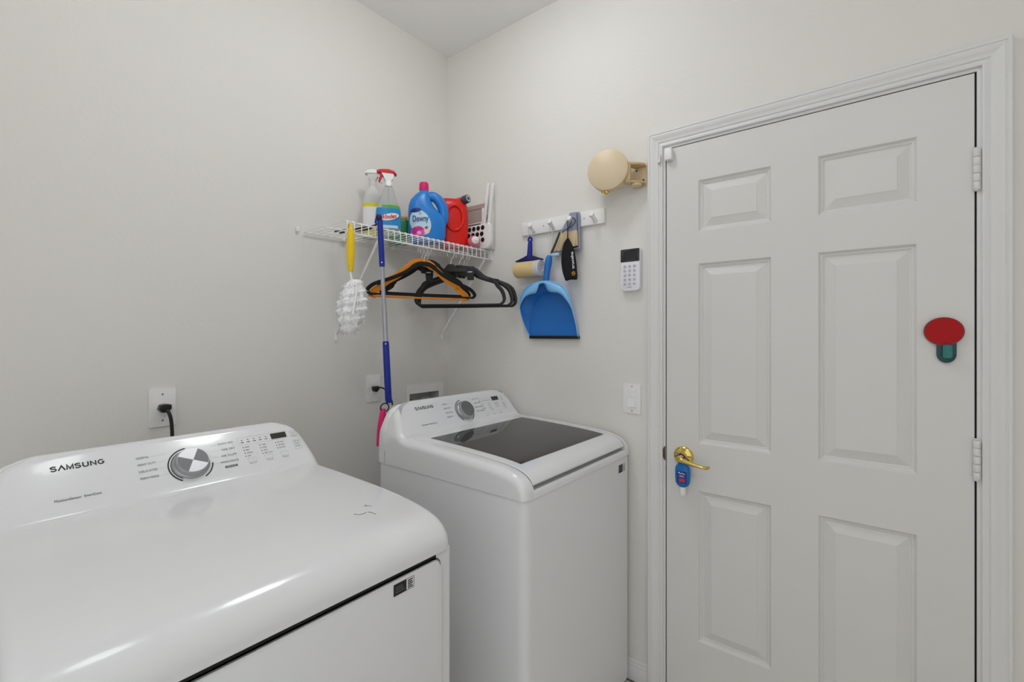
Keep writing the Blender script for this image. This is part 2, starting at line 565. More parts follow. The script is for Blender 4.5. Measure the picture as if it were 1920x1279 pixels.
mb.add([(0, DOOR_Y0, 0.008), (0, DOOR_Y1, 0.008), (0, DOOR_Y1, DOOR_Z), (0, DOOR_Y0, DOOR_Z),
        (0.035, DOOR_Y0, 0.008), (0.035, DOOR_Y1, 0.008), (0.035, DOOR_Y1, DOOR_Z), (0.035, DOOR_Y0, DOOR_Z)],
       [(0, 1, 5, 4), (1, 2, 6, 5), (2, 3, 7, 6), (3, 0, 4, 7), (4, 5, 6, 7)])
build('leaf', mb, 'door', door, smooth=0)
PR = [(0, 0), (0.002, 0.0016), (0.005, 0.0072), (0.0085, 0.0098), (0.0115, 0.0098), (0.0125, 0.0124), (0.016, 0.0142), (0.043, 0.0036), (0.044, 0.0026)]
for a, b in YC:
    for c, d in ZR:
        mb = MB()
        rings = [[(dep, a + o, c + o), (dep, b - o, c + o), (dep, b - o, d - o), (dep, a + o, d - o)] for o, dep in PR]
        v, f = loft(rings, cap=False)
        n = len(rings)
        f.append(tuple((n - 1) * 4 + k for k in range(4)))
        mb.add(v, f)
        build('panel', mb, 'door', door, smooth=0)
# hinges: five-knuckle painted barrels
for z0, z1 in ((1.7316, 1.8401), (0.9676, 1.0733), (0.19, 0.296)):
    h = (z1 - z0) / 5
    hb = None
    for k in range(5):
        mb = MB().lathe([(0.0, 0.0), (0.0074, 0.0), (0.0076, 0.0003), (0.0076, h - 0.0012), (0.0074, h - 0.0009), (0.0, h - 0.0009)], 14, Matrix.Translation((-0.0075, -2.0065, z0 + k * h)))
        if k == 0:
            hb = build('hinge', mb, 'trim', door)
        else:
            build('knuckle', mb, 'trim', hb)
    mb = MB().lathe([(0.0, -0.004), (0.0045, -0.003), (0.005, 0.0)], 12, Matrix.Translation((-0.0075, -2.0065, z0)))
    mb.lathe([(0.005, 0), (0.0045, 0.003), (0.0, 0.004)], 12, Matrix.Translation((-0.0075, -2.0065, z1)))
    build('pin_tip', mb, 'trim', hb)
# brass lever handle
HY, HZ = -1.2425, 0.905
toX = Matrix.Translation((0, HY, HZ)) @ Matrix.Rotation(-PI / 2, 4, 'Y')       # lathe axis z -> -x (into the room)
hd = build('door_handle', MB().lathe([(0.0, 0), (0.0355, 0.0), (0.0358, 0.003), (0.034, 0.006), (0.029, 0.009), (0.022, 0.011), (0.0165, 0.013), (0.015, 0.02), (0.012, 0.024), (0.0115, 0.04), (0.0, 0.04)], 36, toX), 'brass', door)
lev = spline([(-0.038, HY, HZ), (-0.052, HY - 0.001, HZ), (-0.060, HY - 0.010, HZ - 0.001), (-0.061, HY - 0.030, HZ - 0.005), (-0.060, HY - 0.06, HZ - 0.011), (-0.057, HY - 0.083, HZ - 0.015), (-0.050, HY - 0.094, HZ - 0.017), (-0.041, HY - 0.099, HZ - 0.016)], 5)
rr = [0.0105, 0.0108, 0.0098, 0.0082, 0.0064, 0.0060, 0.0062, 0.0052]
rad = []
for i in range(len(lev)):
    t = i / (len(lev) - 1) * (len(rr) - 1)
    k = min(int(t), len(rr) - 2)
    rad.append(rr[k] * (1 - (t - k)) + rr[k + 1] * (t - k))
build('lever', MB().tube(lev, rad, 14), 'brass', hd)
for dy, dz in ((0.024, 0.004), (-0.022, -0.011)):
    build('rose_screw', MB().lathe([(0, 0), (0.0032, 0), (0.003, 0.0012), (0, 0.0016)], 10, Matrix.Translation((-0.0076, HY + dy, HZ + dz)) @ Matrix.Rotation(-PI / 2, 4, 'Y')), 'dark_gap', hd)

# ================================================================== WASHER AND DRYER
def resample(ctrl, k=4):
    return [(p.x, p.y) for p in spline([(a, b, 0) for a, b in ctrl], k)]

def normals(prof):
    out = []
    for i in range(len(prof)):
        a, b = prof[max(i - 1, 0)], prof[min(i + 1, len(prof) - 1)]
        t = Vector((b[0] - a[0], b[1] - a[1])).normalized()
        out.append((t.y, -t.x))
    return out

def lerp_tab(tab, v):
    if v <= tab[0][0]:
        return tab[0][1]
    for (a, b), (c, d) in zip(tab, tab[1:]):
        if v <= c:
            return b + (d - b) * (v - a) / (c - a)
    return tab[-1][1]

def shell(xc, hw, profs, r, zbase=None, inset=None, split=None, drop=0.01, segs=6):
    """sheet swept across x along a (y, z) profile, its two ends rolled over with radius r, then dropped to zbase.
    profs[0] near the ends; profs[1] between +-split"""
    N = [normals(p) for p in profs]
    cols = []
    def end(side):
        c = [(side, 0.0, r, 0, fr) for fr in ((0.0, 0.25, 0.5, 0.68, 0.82, 0.92) if zbase is not None else (0.0,))]
        for k in range(segs + 1):
            th = PI / 2 * k / segs
            c.append((side, r * (1 - math.cos(th)), r * (1 - math.sin(th)), 0, None))
        return c
    cols += end(-1)
    if split:
        cols += [('a', -split, 0.0, 0, None), ('a', -split, 0.0, 1, None), ('a', 0.0, 0.0, 1, None), ('a', split, 0.0, 1, None), ('a', split, 0.0, 0, None)]
    else:
        cols += [('a', -hw * 0.45, 0.0, 0, None), ('a', hw * 0.45, 0.0, 0, None)]
    cols += end(1)[::-1]
    verts, faces = [], []
    n = len(profs[0])
    for i in range(n):
        for side, d, off, pid, base in cols:
            y, z = profs[pid][i]
            ny, nz = N[pid][i]
            ins = lerp_tab(inset, z) if inset else 0.0
            if side == 'a':
                x = xc + max(-(hw - ins), min(hw - ins, d))
            else:
                x = xc + side * (hw - ins - d)
            y2, z2 = y - ny * off, z - nz * off
            if base is not None:
                if zbase is not None:
                    zt = z2
                    z2 = zbase + base * max(0.0, zt - zbase)
                    x = xc + side * (hw - (lerp_tab(inset, z2 + nz * r) if inset else 0.0))
                else:
                    y2, z2 = y2 - ny * drop, z2 - nz * drop
            verts.append((x, y2, z2))
    m = len(cols)
    for i in range(n - 1):
        for j in range(m - 1):
            faces.append((i * m + j, i * m + j + 1, (i + 1) * m + j + 1, (i + 1) * m + j))
    return verts, faces

class Face:
    """sloping control face of an appliance: point(x offset, distance up the face, height off it)"""
    def __init__(s, xc, T, B):
        s.xc, s.B = xc, Vector((0, B[0], B[1]))
        s.Y = Vector((0, T[0] - B[0], T[1] - B[1])).normalized()
        s.X = Vector((1, 0, 0))
        s.N = s.X.cross(s.Y)
    def p(s, u, v, n=0.0006):
        q = s.B + s.Y * v + s.N * n
        return Vector((s.xc + u, q.y, q.z))
    def mtx(s, u, v, n=0.0):
        q = s.p(u, v, n)
        return Matrix(((s.X.x, s.Y.x, s.N.x, q.x), (s.X.y, s.Y.y, s.N.y, q.y), (s.X.z, s.Y.z, s.N.z, q.z), (0, 0, 0, 1)))
    def quad(s, mb, u0, v0, u1, v1, n=0.0006):
        mb.add([s.p(u0, v0, n), s.p(u1, v0, n), s.p(u1, v1, n), s.p(u0, v1, n)], [(0, 1, 2, 3)])
        return mb
    def frame(s, mb, u0, v0, u1, v1, w=0.0005, n=0.0006):
        s.quad(mb, u0, v0, u1, v0 + w, n); s.quad(mb, u0, v1 - w, u1, v1, n)
        s.quad(mb, u0, v0, u0 + w, v1, n); s.quad(mb, u1 - w, v0, u1, v1, n)
        return mb
    def arc(s, mb, u, v, r0, r1, a0, a1, n=0.0007, k=24):
        for i in range(k):
            A, B_ = math.radians(a0 + (a1 - a0) * i / k), math.radians(a0 + (a1 - a0) * (i + 1) / k)
            mb.add([s.p(u + r0 * math.cos(A), v + r0 * math.sin(A), n), s.p(u + r1 * math.cos(A), v + r1 * math.sin(A), n),
                    s.p(u + r1 * math.cos(B_), v + r1 * math.sin(B_), n), s.p(u + r0 * math.cos(B_), v + r0 * math.sin(B_), n)], [(0, 1, 2, 3)])
        return mb
    def disc(s, mb, u, v, r, n=0.0007, k=8):
        mb.add([s.p(u + r * math.cos(2 * PI * i / k), v + r * math.sin(2 * PI * i / k), n) for i in range(k)], [tuple(range(k))])
        return mb
    def text(s, name, body, u, v, m, parent, **kw):
        return text(name, body, s.p(u, v, 0.0006), s.X, s.Y, m, parent, **kw)

def brand_strokes(F, u0, v0, h):
    """wide bold sans capitals S, barless A, M, S, U, N, G as stroked outlines on the face"""
    def arc_(cx, cy, rx, ry, a0, a1, n=7):
        return [(cx + rx * math.cos(math.radians(a0 + (a1 - a0) * i / n)), cy + ry * math.sin(math.radians(a0 + (a1 - a0) * i / n))) for i in range(n + 1)]
    S_ = [arc_(0.46, 0.72, 0.36, 0.20, 20, 270)[:-1] + arc_(0.46, 0.28, 0.36, 0.24, 90, -160)]
    glyphs = [S_, [[(0.0, 0.0), (0.46, 0.92), (0.92, 0.0)]], [[(0.08, 0.0), (0.10, 0.92), (0.50, 0.12), (0.90, 0.92), (0.92, 0.0)]], S_,
              [[(0.10, 0.98), (0.10, 0.34)] + arc_(0.46, 0.32, 0.36, 0.26, 180, 360) + [(0.82, 0.34), (0.82, 0.98)]],
              [[(0.10, 0.0), (0.10, 0.90), (0.82, 0.10), (0.82, 0.98)]],
              [arc_(0.48, 0.5, 0.40, 0.42, 40, 340, 12) + [(0.88, 0.46), (0.54, 0.46)]]]
    mb = MB()
    x = u0
    t_ = 0.105
    for g in glyphs:
        for pl in g:
            P = [Vector(p) for p in pl]
            L, Rr = [], []
            for i in range(len(P)):
                a, b = P[max(i - 1, 0)], P[min(i + 1, len(P) - 1)]
                d1 = (P[i] - a).normalized() if i else (b - P[i]).normalized()
                d2 = (b - P[i]).normalized() if i < len(P) - 1 else d1
                n1, n2 = Vector((-d1.y, d1.x)), Vector((-d2.y, d2.x))
                m_ = (n1 + n2)
                m_ = m_.normalized() / max(0.45, (m_.normalized()).dot(n1)) if m_.length > 1e-4 else n1
                L.append(P[i] + m_ * t_); Rr.append(P[i] - m_ * t_)
            vs = [F.p(x + q.x * h * 0.95, v0 + q.y * h, 0.0006) for pair in zip(L, Rr) for q in pair]
            mb.add(vs, [(2 * i, 2 * i + 1, 2 * i + 3, 2 * i + 2) for i in range(len(P) - 1)])
        x += h * 1.045
    return mb

def controls(F, con, left, right, sub, ku, kv, dsp, cu, knob_rim):
    """dial, lettering, display and button groups on an appliance console"""
    bl = brand_strokes(F, -0.230, 0.090 + cu, 0.0125)
    build('brand_lettering', bl, 'print', con, smooth=0)
    F.text('feature_lettering', sub, -0.229, 0.026 + cu * 0.5, 'print', con, width=0.075, height=0.006)
    # dial
    kb = build('dial', MB().lathe([(0.0, 0), (0.040, 0.0), (0.041, 0.004), (0.0392, 0.0065), (0.0365, 0.008), (0.0352, 0.019), (0.0338, 0.0212), (0.0, 0.0212)], 48, F.mtx(ku, kv)), 'chrome_side', con)
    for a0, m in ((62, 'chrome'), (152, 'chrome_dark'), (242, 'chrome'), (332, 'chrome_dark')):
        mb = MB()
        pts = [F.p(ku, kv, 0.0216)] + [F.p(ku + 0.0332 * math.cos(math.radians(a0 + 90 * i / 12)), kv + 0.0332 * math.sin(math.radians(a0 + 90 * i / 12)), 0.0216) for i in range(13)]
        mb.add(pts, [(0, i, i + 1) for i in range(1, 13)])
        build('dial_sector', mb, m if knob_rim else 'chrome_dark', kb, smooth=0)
    mb = MB()
    F.arc(mb, ku, kv, 0.0462, 0.0492, 95, 238)
    F.arc(mb, ku, kv, 0.0412, 0.0430, 120, 236)
    F.arc(mb, ku, kv, 0.0462, 0.0492, 300, 352)
    build('dial_ring', mb, 'print', con, smooth=0)
    # cycle names either side of the dial
    for k, t in enumerate(left):
        v = kv + 0.038 - k * 0.0185
        F.text('cycle_lettering', t, ku - 0.105, v, 'grayprint', con, height=0.0056, width=min(0.0042 * len(t), 0.036))
        mb = MB(); F.quad(mb, ku - 0.105 + 0.0042 * len(t) + 0.003 if len(t) < 9 else ku - 0.066, v + 0.0025, ku - 0.052 + abs(k - 1.5) * 0.004, v + 0.0029)
        build('cycle_line', mb, 'paleprint', con, smooth=0)
    for k, t in enumerate(right):
        v = kv + 0.040 - k * 0.0185
        w = min(0.0042 * len(t), 0.044)
        F.text('cycle_lettering', t, ku + 0.108 - w, v, 'grayprint', con, height=0.0056, width=w)
        mb = MB(); F.quad(mb, ku + 0.050, v + 0.0025, ku + 0.105 - w, v + 0.0029)
        build('cycle_line', mb, 'paleprint', con, smooth=0)
    # display row, option columns, soft buttons
    du, dv = dsp
    mb = MB(); mb.add([F.p(u, v, 0.0009) for u, v in rrect(du, dv, du + 0.044, dv + 0.0185, 0.002)], [tuple(range(24))])
    build('display', mb, 'display', con, smooth=0)
    mb = MB(); F.frame(mb, du - 0.088, dv - 0.003, du + 0.047, dv + 0.0215, 0.0004)
    build('display_frame', mb, 'paleprint', con, smooth=0)
    for k in range(5):
        mb = MB(); F.disc(mb, du - 0.078 + k * 0.016, dv + 0.012, 0.0017)
        F.quad(mb, du - 0.082 + k * 0.016, dv + 0.004, du - 0.074 + k * 0.016, dv + 0.0062)
        build('status_mark', mb, 'grayprint', con, smooth=0)
    for c, (rows, words_) in enumerate(((4, ('HIGH', 'MED', 'NORMAL', 'LOW')), (4, ('TIME', 'MORE', 'AUTO', 'VERY LOW')), (3, ('60 MIN', '40 MIN', '20 MIN')))):
        u = du - 0.080 + c * 0.044
        for k in range(rows):
            v = dv - 0.013 - k * 0.0092 - 0.001 * c
            mb = MB(); F.disc(mb, u, v + 0.002, 0.0014)
            build('option_dot', mb, 'print', con, smooth=0)
            F.text('option_lettering', words_[k], u + 0.0045, v, 'grayprint', con, height=0.0042, width=0.0028 * len(words_[k]))
        mb = MB(); F.arc(mb, u + 0.012, dv - 0.052 - 0.001 * c, 0.0, 0.0003, 0, 360, k=6)
        F.frame(mb, u + 0.002, dv - 0.058, u + 0.024, dv - 0.046, 0.0004)
        build('soft_button', mb, 'paleprint', con, smooth=0)
        F.text('button_lettering', ('Dry Level', 'Temp', 'Time')[c], u + 0.004, dv - 0.064, 'grayprint', con, height=0.0038, width=0.018)
    mb = MB(); F.frame(mb, du + 0.056, dv - 0.004, du + 0.075, dv + 0.017, 0.0005)
    F.arc(mb, du + 0.0655, dv + 0.009, 0.0033, 0.0039, 0, 360)
    build('power_button', mb, 'grayprint', con, smooth=0)
    F.text('button_lettering', 'POWER', du + 0.0595, dv - 0.001, 'grayprint', con, height=0.0034, width=0.012)
    mb = MB(); F.frame(mb, du + 0.056, dv - 0.046, du + 0.077, dv - 0.014, 0.0006)
    build('smart_button', mb, 'paleprint', con, smooth=0)
    for k, t in enumerate(('\u25b7\u2016', 'START', 'PAUSE')):
        F.text('button_lettering', t if k else 'D II', du + 0.0595, dv - 0.022 - k * 0.0085, 'grayprint', con, height=0.005, width=0.013)

def sticker(parent, x0, x1, z0, z1, y):
    mid = x0 + (x1 - x0) * 0.62
    build('sticker', MB().box((x0, y - 0.0006, z0), (mid, y, z1)), 'print', parent, smooth=0)
    for k in range(3):
        zz = z0 + (z1 - z0) * (0.25 + 0.2 * k)
        build('sticker_print', MB().box((x0 + 0.004, y - 0.0009, zz), (mid - 0.004 - 0.003 * k, y - 0.0005, zz + 0.0016)), 'grayprint', parent, smooth=0)
    build('sticker', MB().box((mid, y - 0.0006, z0), (x1, y, z1)), 'white_pr', parent, smooth=0)
    mb = MB()
    for k in range(5):
        zz = z0 + (z1 - z0) * (0.12 + 0.16 * k)
        mb.box((mid + 0.003, y - 0.0009, zz), (x1 - 0.003 - 0.002 * (k % 2), y - 0.0005, zz + 0.0022))
    mb.box((mid, y - 0.0009, z1 - 0.0008), (x1, y - 0.0005, z1)).box((x1 - 0.0008, y - 0.0009, z0), (x1, y - 0.0005, z1)).box((mid, y - 0.0009, z0), (x1, y - 0.0005, z0 + 0.0008))
    build('sticker_print', mb, 'print', parent, smooth=0)

def feet(root, x0, x1, y0, y1):
    for x in (x0 + 0.06, x1 - 0.06):
        for y in (y0 + 0.06, y1 - 0.06):
            build('foot', MB().lathe([(0, 0), (0.022, 0), (0.022, 0.01), (0.01, 0.014), (0.01, 0.04), (0, 0.04)], 16, Matrix.Translation((x, y, 0))), 'rubber', root)

# ---- dryer
DX0, DX1 = -1.675, -0.989
DXC, DHW = (DX0 + DX1) / 2, (DX1 - DX0) / 2
dryer = thing('dryer', 'white dryer with solid front door and black power cord, farther from the room corner', 'dryer', (DXC, -0.70, 0))
dctrl = [(-0.345, 0.874), (-0.345, 0.93), (-0.346, 1.0), (-0.349, 1.05), (-0.356, 1.075), (-0.371, 1.0868), (-0.386, 1.082), (-0.3965, 1.0716), (-0.4235, 1.0412), (-0.4445, 1.0176), (-0.465, 0.9945),
         (-0.478, 0.9800), (-0.490, 0.9700), (-0.512, 0.9668), (-0.62, 0.9665), (-0.75, 0.9645), (-0.87, 0.9595), (-0.945, 0.9525), (-0.995, 0.943), (-1.027, 0.9285), (-1.045, 0.911), (-1.053, 0.893), (-1.0545, 0.874)]
din = [(0.985, 0.0), (1.02, 0.008), (1.05, 0.018), (1.066, 0.028), (1.075, 0.040), (1.083, 0.058), (1.088, 0.075)]
v, f = shell(DXC, DHW, [resample(dctrl, 4)], 0.026, 0.874, din)
dtop = build('top_cover', MB().add(v, f), 'enamel', dryer, smooth=50)
build('cabinet', MB().prism(rrect(DX0 + 0.002, -1.0495, DX1 - 0.001, -0.347, 0.009), 0.025, 0.8735, 'xy'), 'cabinet', dryer)
build('shadow_gap', MB().box((DX0 + 0.02, -1.0502, 0.8585), (DX1 - 0.048, -1.02, 0.8746)), 'dark_gap', dryer, smooth=0)  # dark strip standing in for the shade under the top cover's lip
fp = rrect(DX0 + 0.016, 0.10, DX1 - 0.0385, 0.8625, 0.018)
fd = build('front_door', MB().prism(fp, -1.0575, -1.0475, 'xz', 0.006), 'cabinet', dryer)
build('door_groove_shade', MB().prism(rrect(DX0 + 0.0125, 0.0965, DX1 - 0.0345, 0.866, 0.020), -1.0502, -1.0490, 'xz'), 'grey_gap', fd)  # flat grey sheet; the groove's shade put in as colour
sticker(fd, -1.1549, -1.1042, 0.8332, 0.8563, -1.0577)
FD = Face(DXC, (-0.405, 1.062), (-0.485, 0.972))
dcon = dtop
controls(FD, dcon, ('NORMAL', 'HEAVY DUTY', 'DELICATES', 'PERM PRESS'), ('QUICK DRY', 'TIME DRY', 'AIR FLUFF', 'WRINKLE RELEASE'), 'MoistureSensor  SmartCare', 0.022, 0.067, (0.230, 0.098), 0.020, True)
mb = MB(); FD.quad(mb, 0.094, 0.036, 0.124, 0.0425); build('badge', mb, 'grayprint', dcon, smooth=0)
mb = MB(); FD.quad(mb, 0.098, 0.0382, 0.108, 0.0402, 0.0009); FD.quad(mb, 0.110, 0.0382, 0.120, 0.0402, 0.0009); build('badge_print', mb, 'paleprint', dcon, smooth=0)
mb = MB(); FD.quad(mb, 0.127, 0.050, 0.1274, 0.118); build('cycle_line', mb, 'paleprint', dcon, smooth=0)
feet(dryer, DX0, DX1, -1.048, -0.347)
# scuff marks on the deck
for pts in ([(-1.145, -0.905), (-1.137, -0.916), (-1.126, -0.917), (-1.120, -0.914)], [(-1.117, -0.916), (-1.112, -0.925), (-1.110, -0.936)], [(-1.107, -0.884), (-1.098, -0.888), (-1.094, -0.897)], [(-1.099, -0.881), (-1.102, -0.890)]):
    mb = MB()
    pr = resample(dctrl, 4)
    def zat(y):
        for (a, b), (c, d) in zip(pr[52:], pr[53:]):
            if c <= y <= a:
                return b + (d - b) * (y - a) / (c - a)
        return 0.955
    mb.tube([(x, y, zat(y) + 0.0001) for x, y in pts], 0.0009, 5)
    build('scuff_mark', mb, 'scuff', dtop, smooth=0)

# ---- washer
WX0, WX1 = -0.706, -0.020
WXC, WHW = (WX0 + WX1) / 2, (WX1 - WX0) / 2
washer = thing('washer', 'white top-loading washer with smoked glass lid, standing in the room corner', 'washer', (WXC, -0.705, 0))
LH = 0.300
wc0 = [(-0.365, 0.888), (-0.365, 0.93), (-0.370, 0.99), (-0.379, 1.045), (-0.390, 1.080), (-0.405, 1.0965), (-0.422, 1.0985), (-0.435, 1.090), (-0.4515, 1.0646), (-0.468, 1.0393), (-0.484, 1.0146),
       (-0.496, 0.999), (-0.512, 0.989), (-0.540, 0.9855), (-0.60, 0.985), (-0.70, 0.9815), (-0.80, 0.977), (-0.90, 0.971), (-0.96, 0.9645), (-1.000, 0.9545), (-1.027, 0.939), (-1.040, 0.922), (-1.045, 0.905), (-1.046, 0.888)]
wc1 = wc0[:14] + [(-0.565, 0.978), (-0.70, 0.971), (-0.80, 0.967), (-0.90, 0.961), (-0.96, 0.9545), (-0.985, 0.946), (-0.995, 0.922), (-1.022, 0.9085), (-1.0405, 0.908), (-1.046, 0.888)]
win = [(1.0, 0.0), (1.03, 0.010), (1.06, 0.020), (1.078, 0.032), (1.09, 0.050), (1.0985, 0.078)]
v, f = shell(WXC, WHW, [resample(wc0, 4), resample(wc1, 4)], 0.024, 0.888, win, split=LH)
wtop = build('top_cover', MB().add(v, f), 'enamel', washer, smooth=50)
build('cabinet', MB().prism(rrect(WX0 + 0.003, -1.0435, WX1 - 0.003, -0.368, 0.03), 0.03, 0.8875, 'xy'), 'cabinet', washer)
lidc = [(-0.530, 0.9868), (-0.60, 0.9860), (-0.70, 0.9828), (-0.80, 0.9785), (-0.90, 0.9725), (-0.96, 0.9662), (-1.000, 0.9572), (-1.024, 0.9445), (-1.036, 0.9310), (-1.0385, 0.9245), (-1.034, 0.9205), (-1.02, 0.922), (-1.0, 0.934)]
lp = resample(lidc, 4)
v, f = shell(WXC, LH - 0.0015, [lp], 0.004, None, None, drop=0.008)
lid = build('lid', MB().add(v, f), 'enamel', washer, smooth=50)
for sgn in (-1, 1):
    mb = MB()
    xs_ = (WXC + sgn * (LH - 0.0016), WXC + sgn * (LH + 0.0006))
    q = [p for p in lp if p[0] < -0.56][:-10]
    vs = []
    for (y, z) in q:
        vs += [(xs_[0], y, z - 0.0016), (xs_[1], y, z - 0.0012)]
    mb.add(vs, [(2 * i, 2 * i + 1, 2 * i + 3, 2 * i + 2) for i in range(len(q) - 1)])
    build('lid_gap_shade', mb, 'grey_gap', washer, smooth=0)  # thin grey strip painting the shade of the gap beside the lid
mb = MB()
gq = [p for p in lp if -0.969 < p[0] < -0.575]
gq = [(-0.572, lerp_tab([(-0.6, 0.9860), (-0.53, 0.9868)], -0.572))] + gq + [(-0.9695, 0.9645)]
GH = 0.264
vs = []
for y, z in gq:
    vs += [(WXC - GH, y, z + 0.0008), (WXC + GH, y, z + 0.0008)]
mb.add(vs, [(2 * i, 2 * i + 1, 2 * i + 3, 2 * i + 2) for i in range(len(gq) - 1)])
build('window', mb, 'glass_lid', lid, smooth=60)
FW = Face(WXC, (-0.435, 1.09), (-0.50, 0.99))
controls(FW, wtop, ('NORMAL', 'HEAVY DUTY', 'DELICATES', 'BEDDING'), ('QUICK WASH', 'DEEP WASH', 'RINSE SPIN', 'SELF CLEAN'), 'Vibration SmartCare', 0.012, 0.057, (0.198, 0.080), 0.002, False)
sticker(build('badge_plate', MB().box((-0.124, -1.0437, 0.8325), (-0.071, -1.0432, 0.8625)), 'cabinet', washer, smooth=0), -0.1235, -0.0715, 0.833, 0.862, -1.0439)
feet(washer, WX0, WX1, -1.0435, -0.368)

# ================================================================== CEILING LAMPS (above the view) AND ADDED FILL GLOBE (behind it)
def ceiling_lamp(spec, label, globe=False):
    x, y, z = spec['loc']
    t = thing('ceiling_lamp', label, 'lamp', (x, y, z), 0, 'flush ceiling lamps')
    if globe:
        build('base_ring', MB().lathe([(0, 0), (0.070, 0.0), (0.072, -0.008), (0.060, -0.022), (0.012, -0.024), (0.012, -0.09), (0.045, -0.10), (0.045, -0.115), (0, -0.115)], 32), 'lamp_base', t, world=False)
        R = 0.13
        em = emit_mat('fill_globe', LAMP_COLOR, spec['power'] / (PI * 4 * PI * R * R))
        build('diffuser', MB().lathe([(0.0 if k in (0, 16) else R * math.sin(PI * k / 16), -0.225 + R * math.cos(PI * k / 16)) for k in range(17)], 32), em, t, world=False)
        return t
    build('base_ring', MB().lathe([(0, 0), (0.165, 0.0), (0.168, -0.012), (0.160, -0.022), (0.150, -0.022), (0, -0.022)], 40), 'lamp_base', t, world=False)
    R = 0.150
    area = 2 * PI * R * 0.075 + PI * R * R * 0.5
    em = emit_mat('lit_diffuser', LAMP_COLOR, spec['power'] / (PI * area))
    build('diffuser', MB().lathe([(R, -0.02), (R * 0.985, -0.04), (R * 0.92, -0.06), (R * 0.78, -0.078), (R * 0.55, -0.09), (R * 0.28, -0.096), (0, -0.098)], 40), em, t, world=False)
    return t
ceiling_lamp(LAMP_NEAR, 'round white flush ceiling lamp above the washer')
ceiling_lamp(LAMP_SIDE, 'round white flush ceiling lamp above the dryer')
ceiling_lamp(LAMP_FILL, 'added round globe fill lamp on the ceiling behind the viewing spot', True)

# ================================================================== WALL PLATES
def plate(mb, axis, u0, u1, z0, z1, th=0.0055):
    if axis == 'y':
        return mb.prism(rrect(u0, z0, u1, z1, 0.003), -th, -0.0002, 'xz', 0.002)
    return mb.prism(rrect(u0, z0, u1, z1, 0.003), -th, -0.0002, 'yz', 0.002)
ox, oz = -1.2555, 1.117
out1 = thing('wall_outlet', 'single round dryer outlet in white plate above the dryer', 'outlet', (ox, 0, oz))
build('cover_plate', plate(MB(), 'y', ox - 0.036, ox + 0.036, oz - 0.061, oz + 0.061), 'offwhite_pl', out1)
faceY = lambda x, z, y=0.0: Matrix.Translation((x, y, z)) @ Matrix.Rotation(PI / 2, 4, 'X')      # lathe axis -> -y
build('receptacle', MB().lathe([(0, 0.005), (0.0185, 0.005), (0.0185, 0.0075), (0.0165, 0.008), (0, 0.008)], 28, faceY(ox, oz)), 'offwhite_pl', out1)
for dz in (0.042, -0.042):
    build('plate_screw', MB().lathe([(0, 0.005), (0.003, 0.005), (0.0026, 0.0066), (0, 0.007)], 10, faceY(ox, oz + dz)), 'chrome_dark', out1)
pc = thing('power_cord', 'thick black dryer cord with angled plug in the single outlet', 'cord', (ox, -0.01, oz))
build('plug', MB().prism([(ox - 0.016, oz - 0.004), (ox - 0.012, oz + 0.010), (ox + 0.002, oz + 0.012), (ox + 0.017, oz + 0.009), (ox + 0.017, oz - 0.004), (ox + 0.006, oz - 0.014), (ox - 0.008, oz - 0.014)], -0.036, -0.0085, 'xz', 0.003), 'black_pl', pc)
build('cable', MB().tube(spline([(ox + 0.003, -0.030, oz - 0.004), (ox + 0.009, -0.040, oz - 0.020), (ox + 0.013, -0.045, oz - 0.05), (ox + 0.014, -0.050, oz - 0.12), (ox + 0.012, -0.06, oz - 0.30), (ox + 0.02, -0.12, 0.5)], 6), 0.0052, 10), 'black_pl', pc)

ox, oz = -0.4645, 1.107
out2 = thing('wall_outlet', 'white outlet plate beside the blue pole, low behind the washer', 'outlet', (ox, 0, oz))
build('cover_plate', plate(MB(), 'y', ox - 0.036, ox + 0.036, oz - 0.061, oz + 0.061), 'offwhite_pl', out2)
for dz in (0.0195, -0.0195):
    build('receptacle', MB().prism(rrect(ox - 0.0165, oz + dz - 0.0135, ox + 0.0165, oz + dz + 0.0135, 0.008), -0.0075, -0.005, 'xz', 0.001), 'offwhite_pl', out2)
build('plate_screw', MB().lathe([(0, 0.005), (0.003, 0.005), (0.0026, 0.0066), (0, 0.007)], 10, faceY(ox, oz)), 'chrome_dark', out2)
pc2 = thing('power_cord', 'thin black washer cord plugged in beside the blue pole', 'cord', (ox, -0.01, oz - 0.015))
build('plug', MB().prism([(ox - 0.014, oz + 0.008), (ox + 0.012, oz + 0.010), (ox + 0.012, oz - 0.006), (ox + 0.0, oz - 0.016), (ox - 0.010, oz - 0.012)], -0.034, -0.0082, 'xz', 0.003), 'black_pl', pc2)
build('cable', MB().tube(spline([(ox + 0.004, -0.028, oz + 0.002), (ox + 0.018, -0.042, oz + 0.003), (ox + 0.030, -0.055, oz - 0.008), (ox + 0.040, -0.07, oz - 0.03), (ox + 0.042, -0.09, oz - 0.09), (ox + 0.03, -0.12, oz - 0.3), (ox + 0.03, -0.2, 0.5)], 6), 0.0036, 8), 'black_pl', pc2)

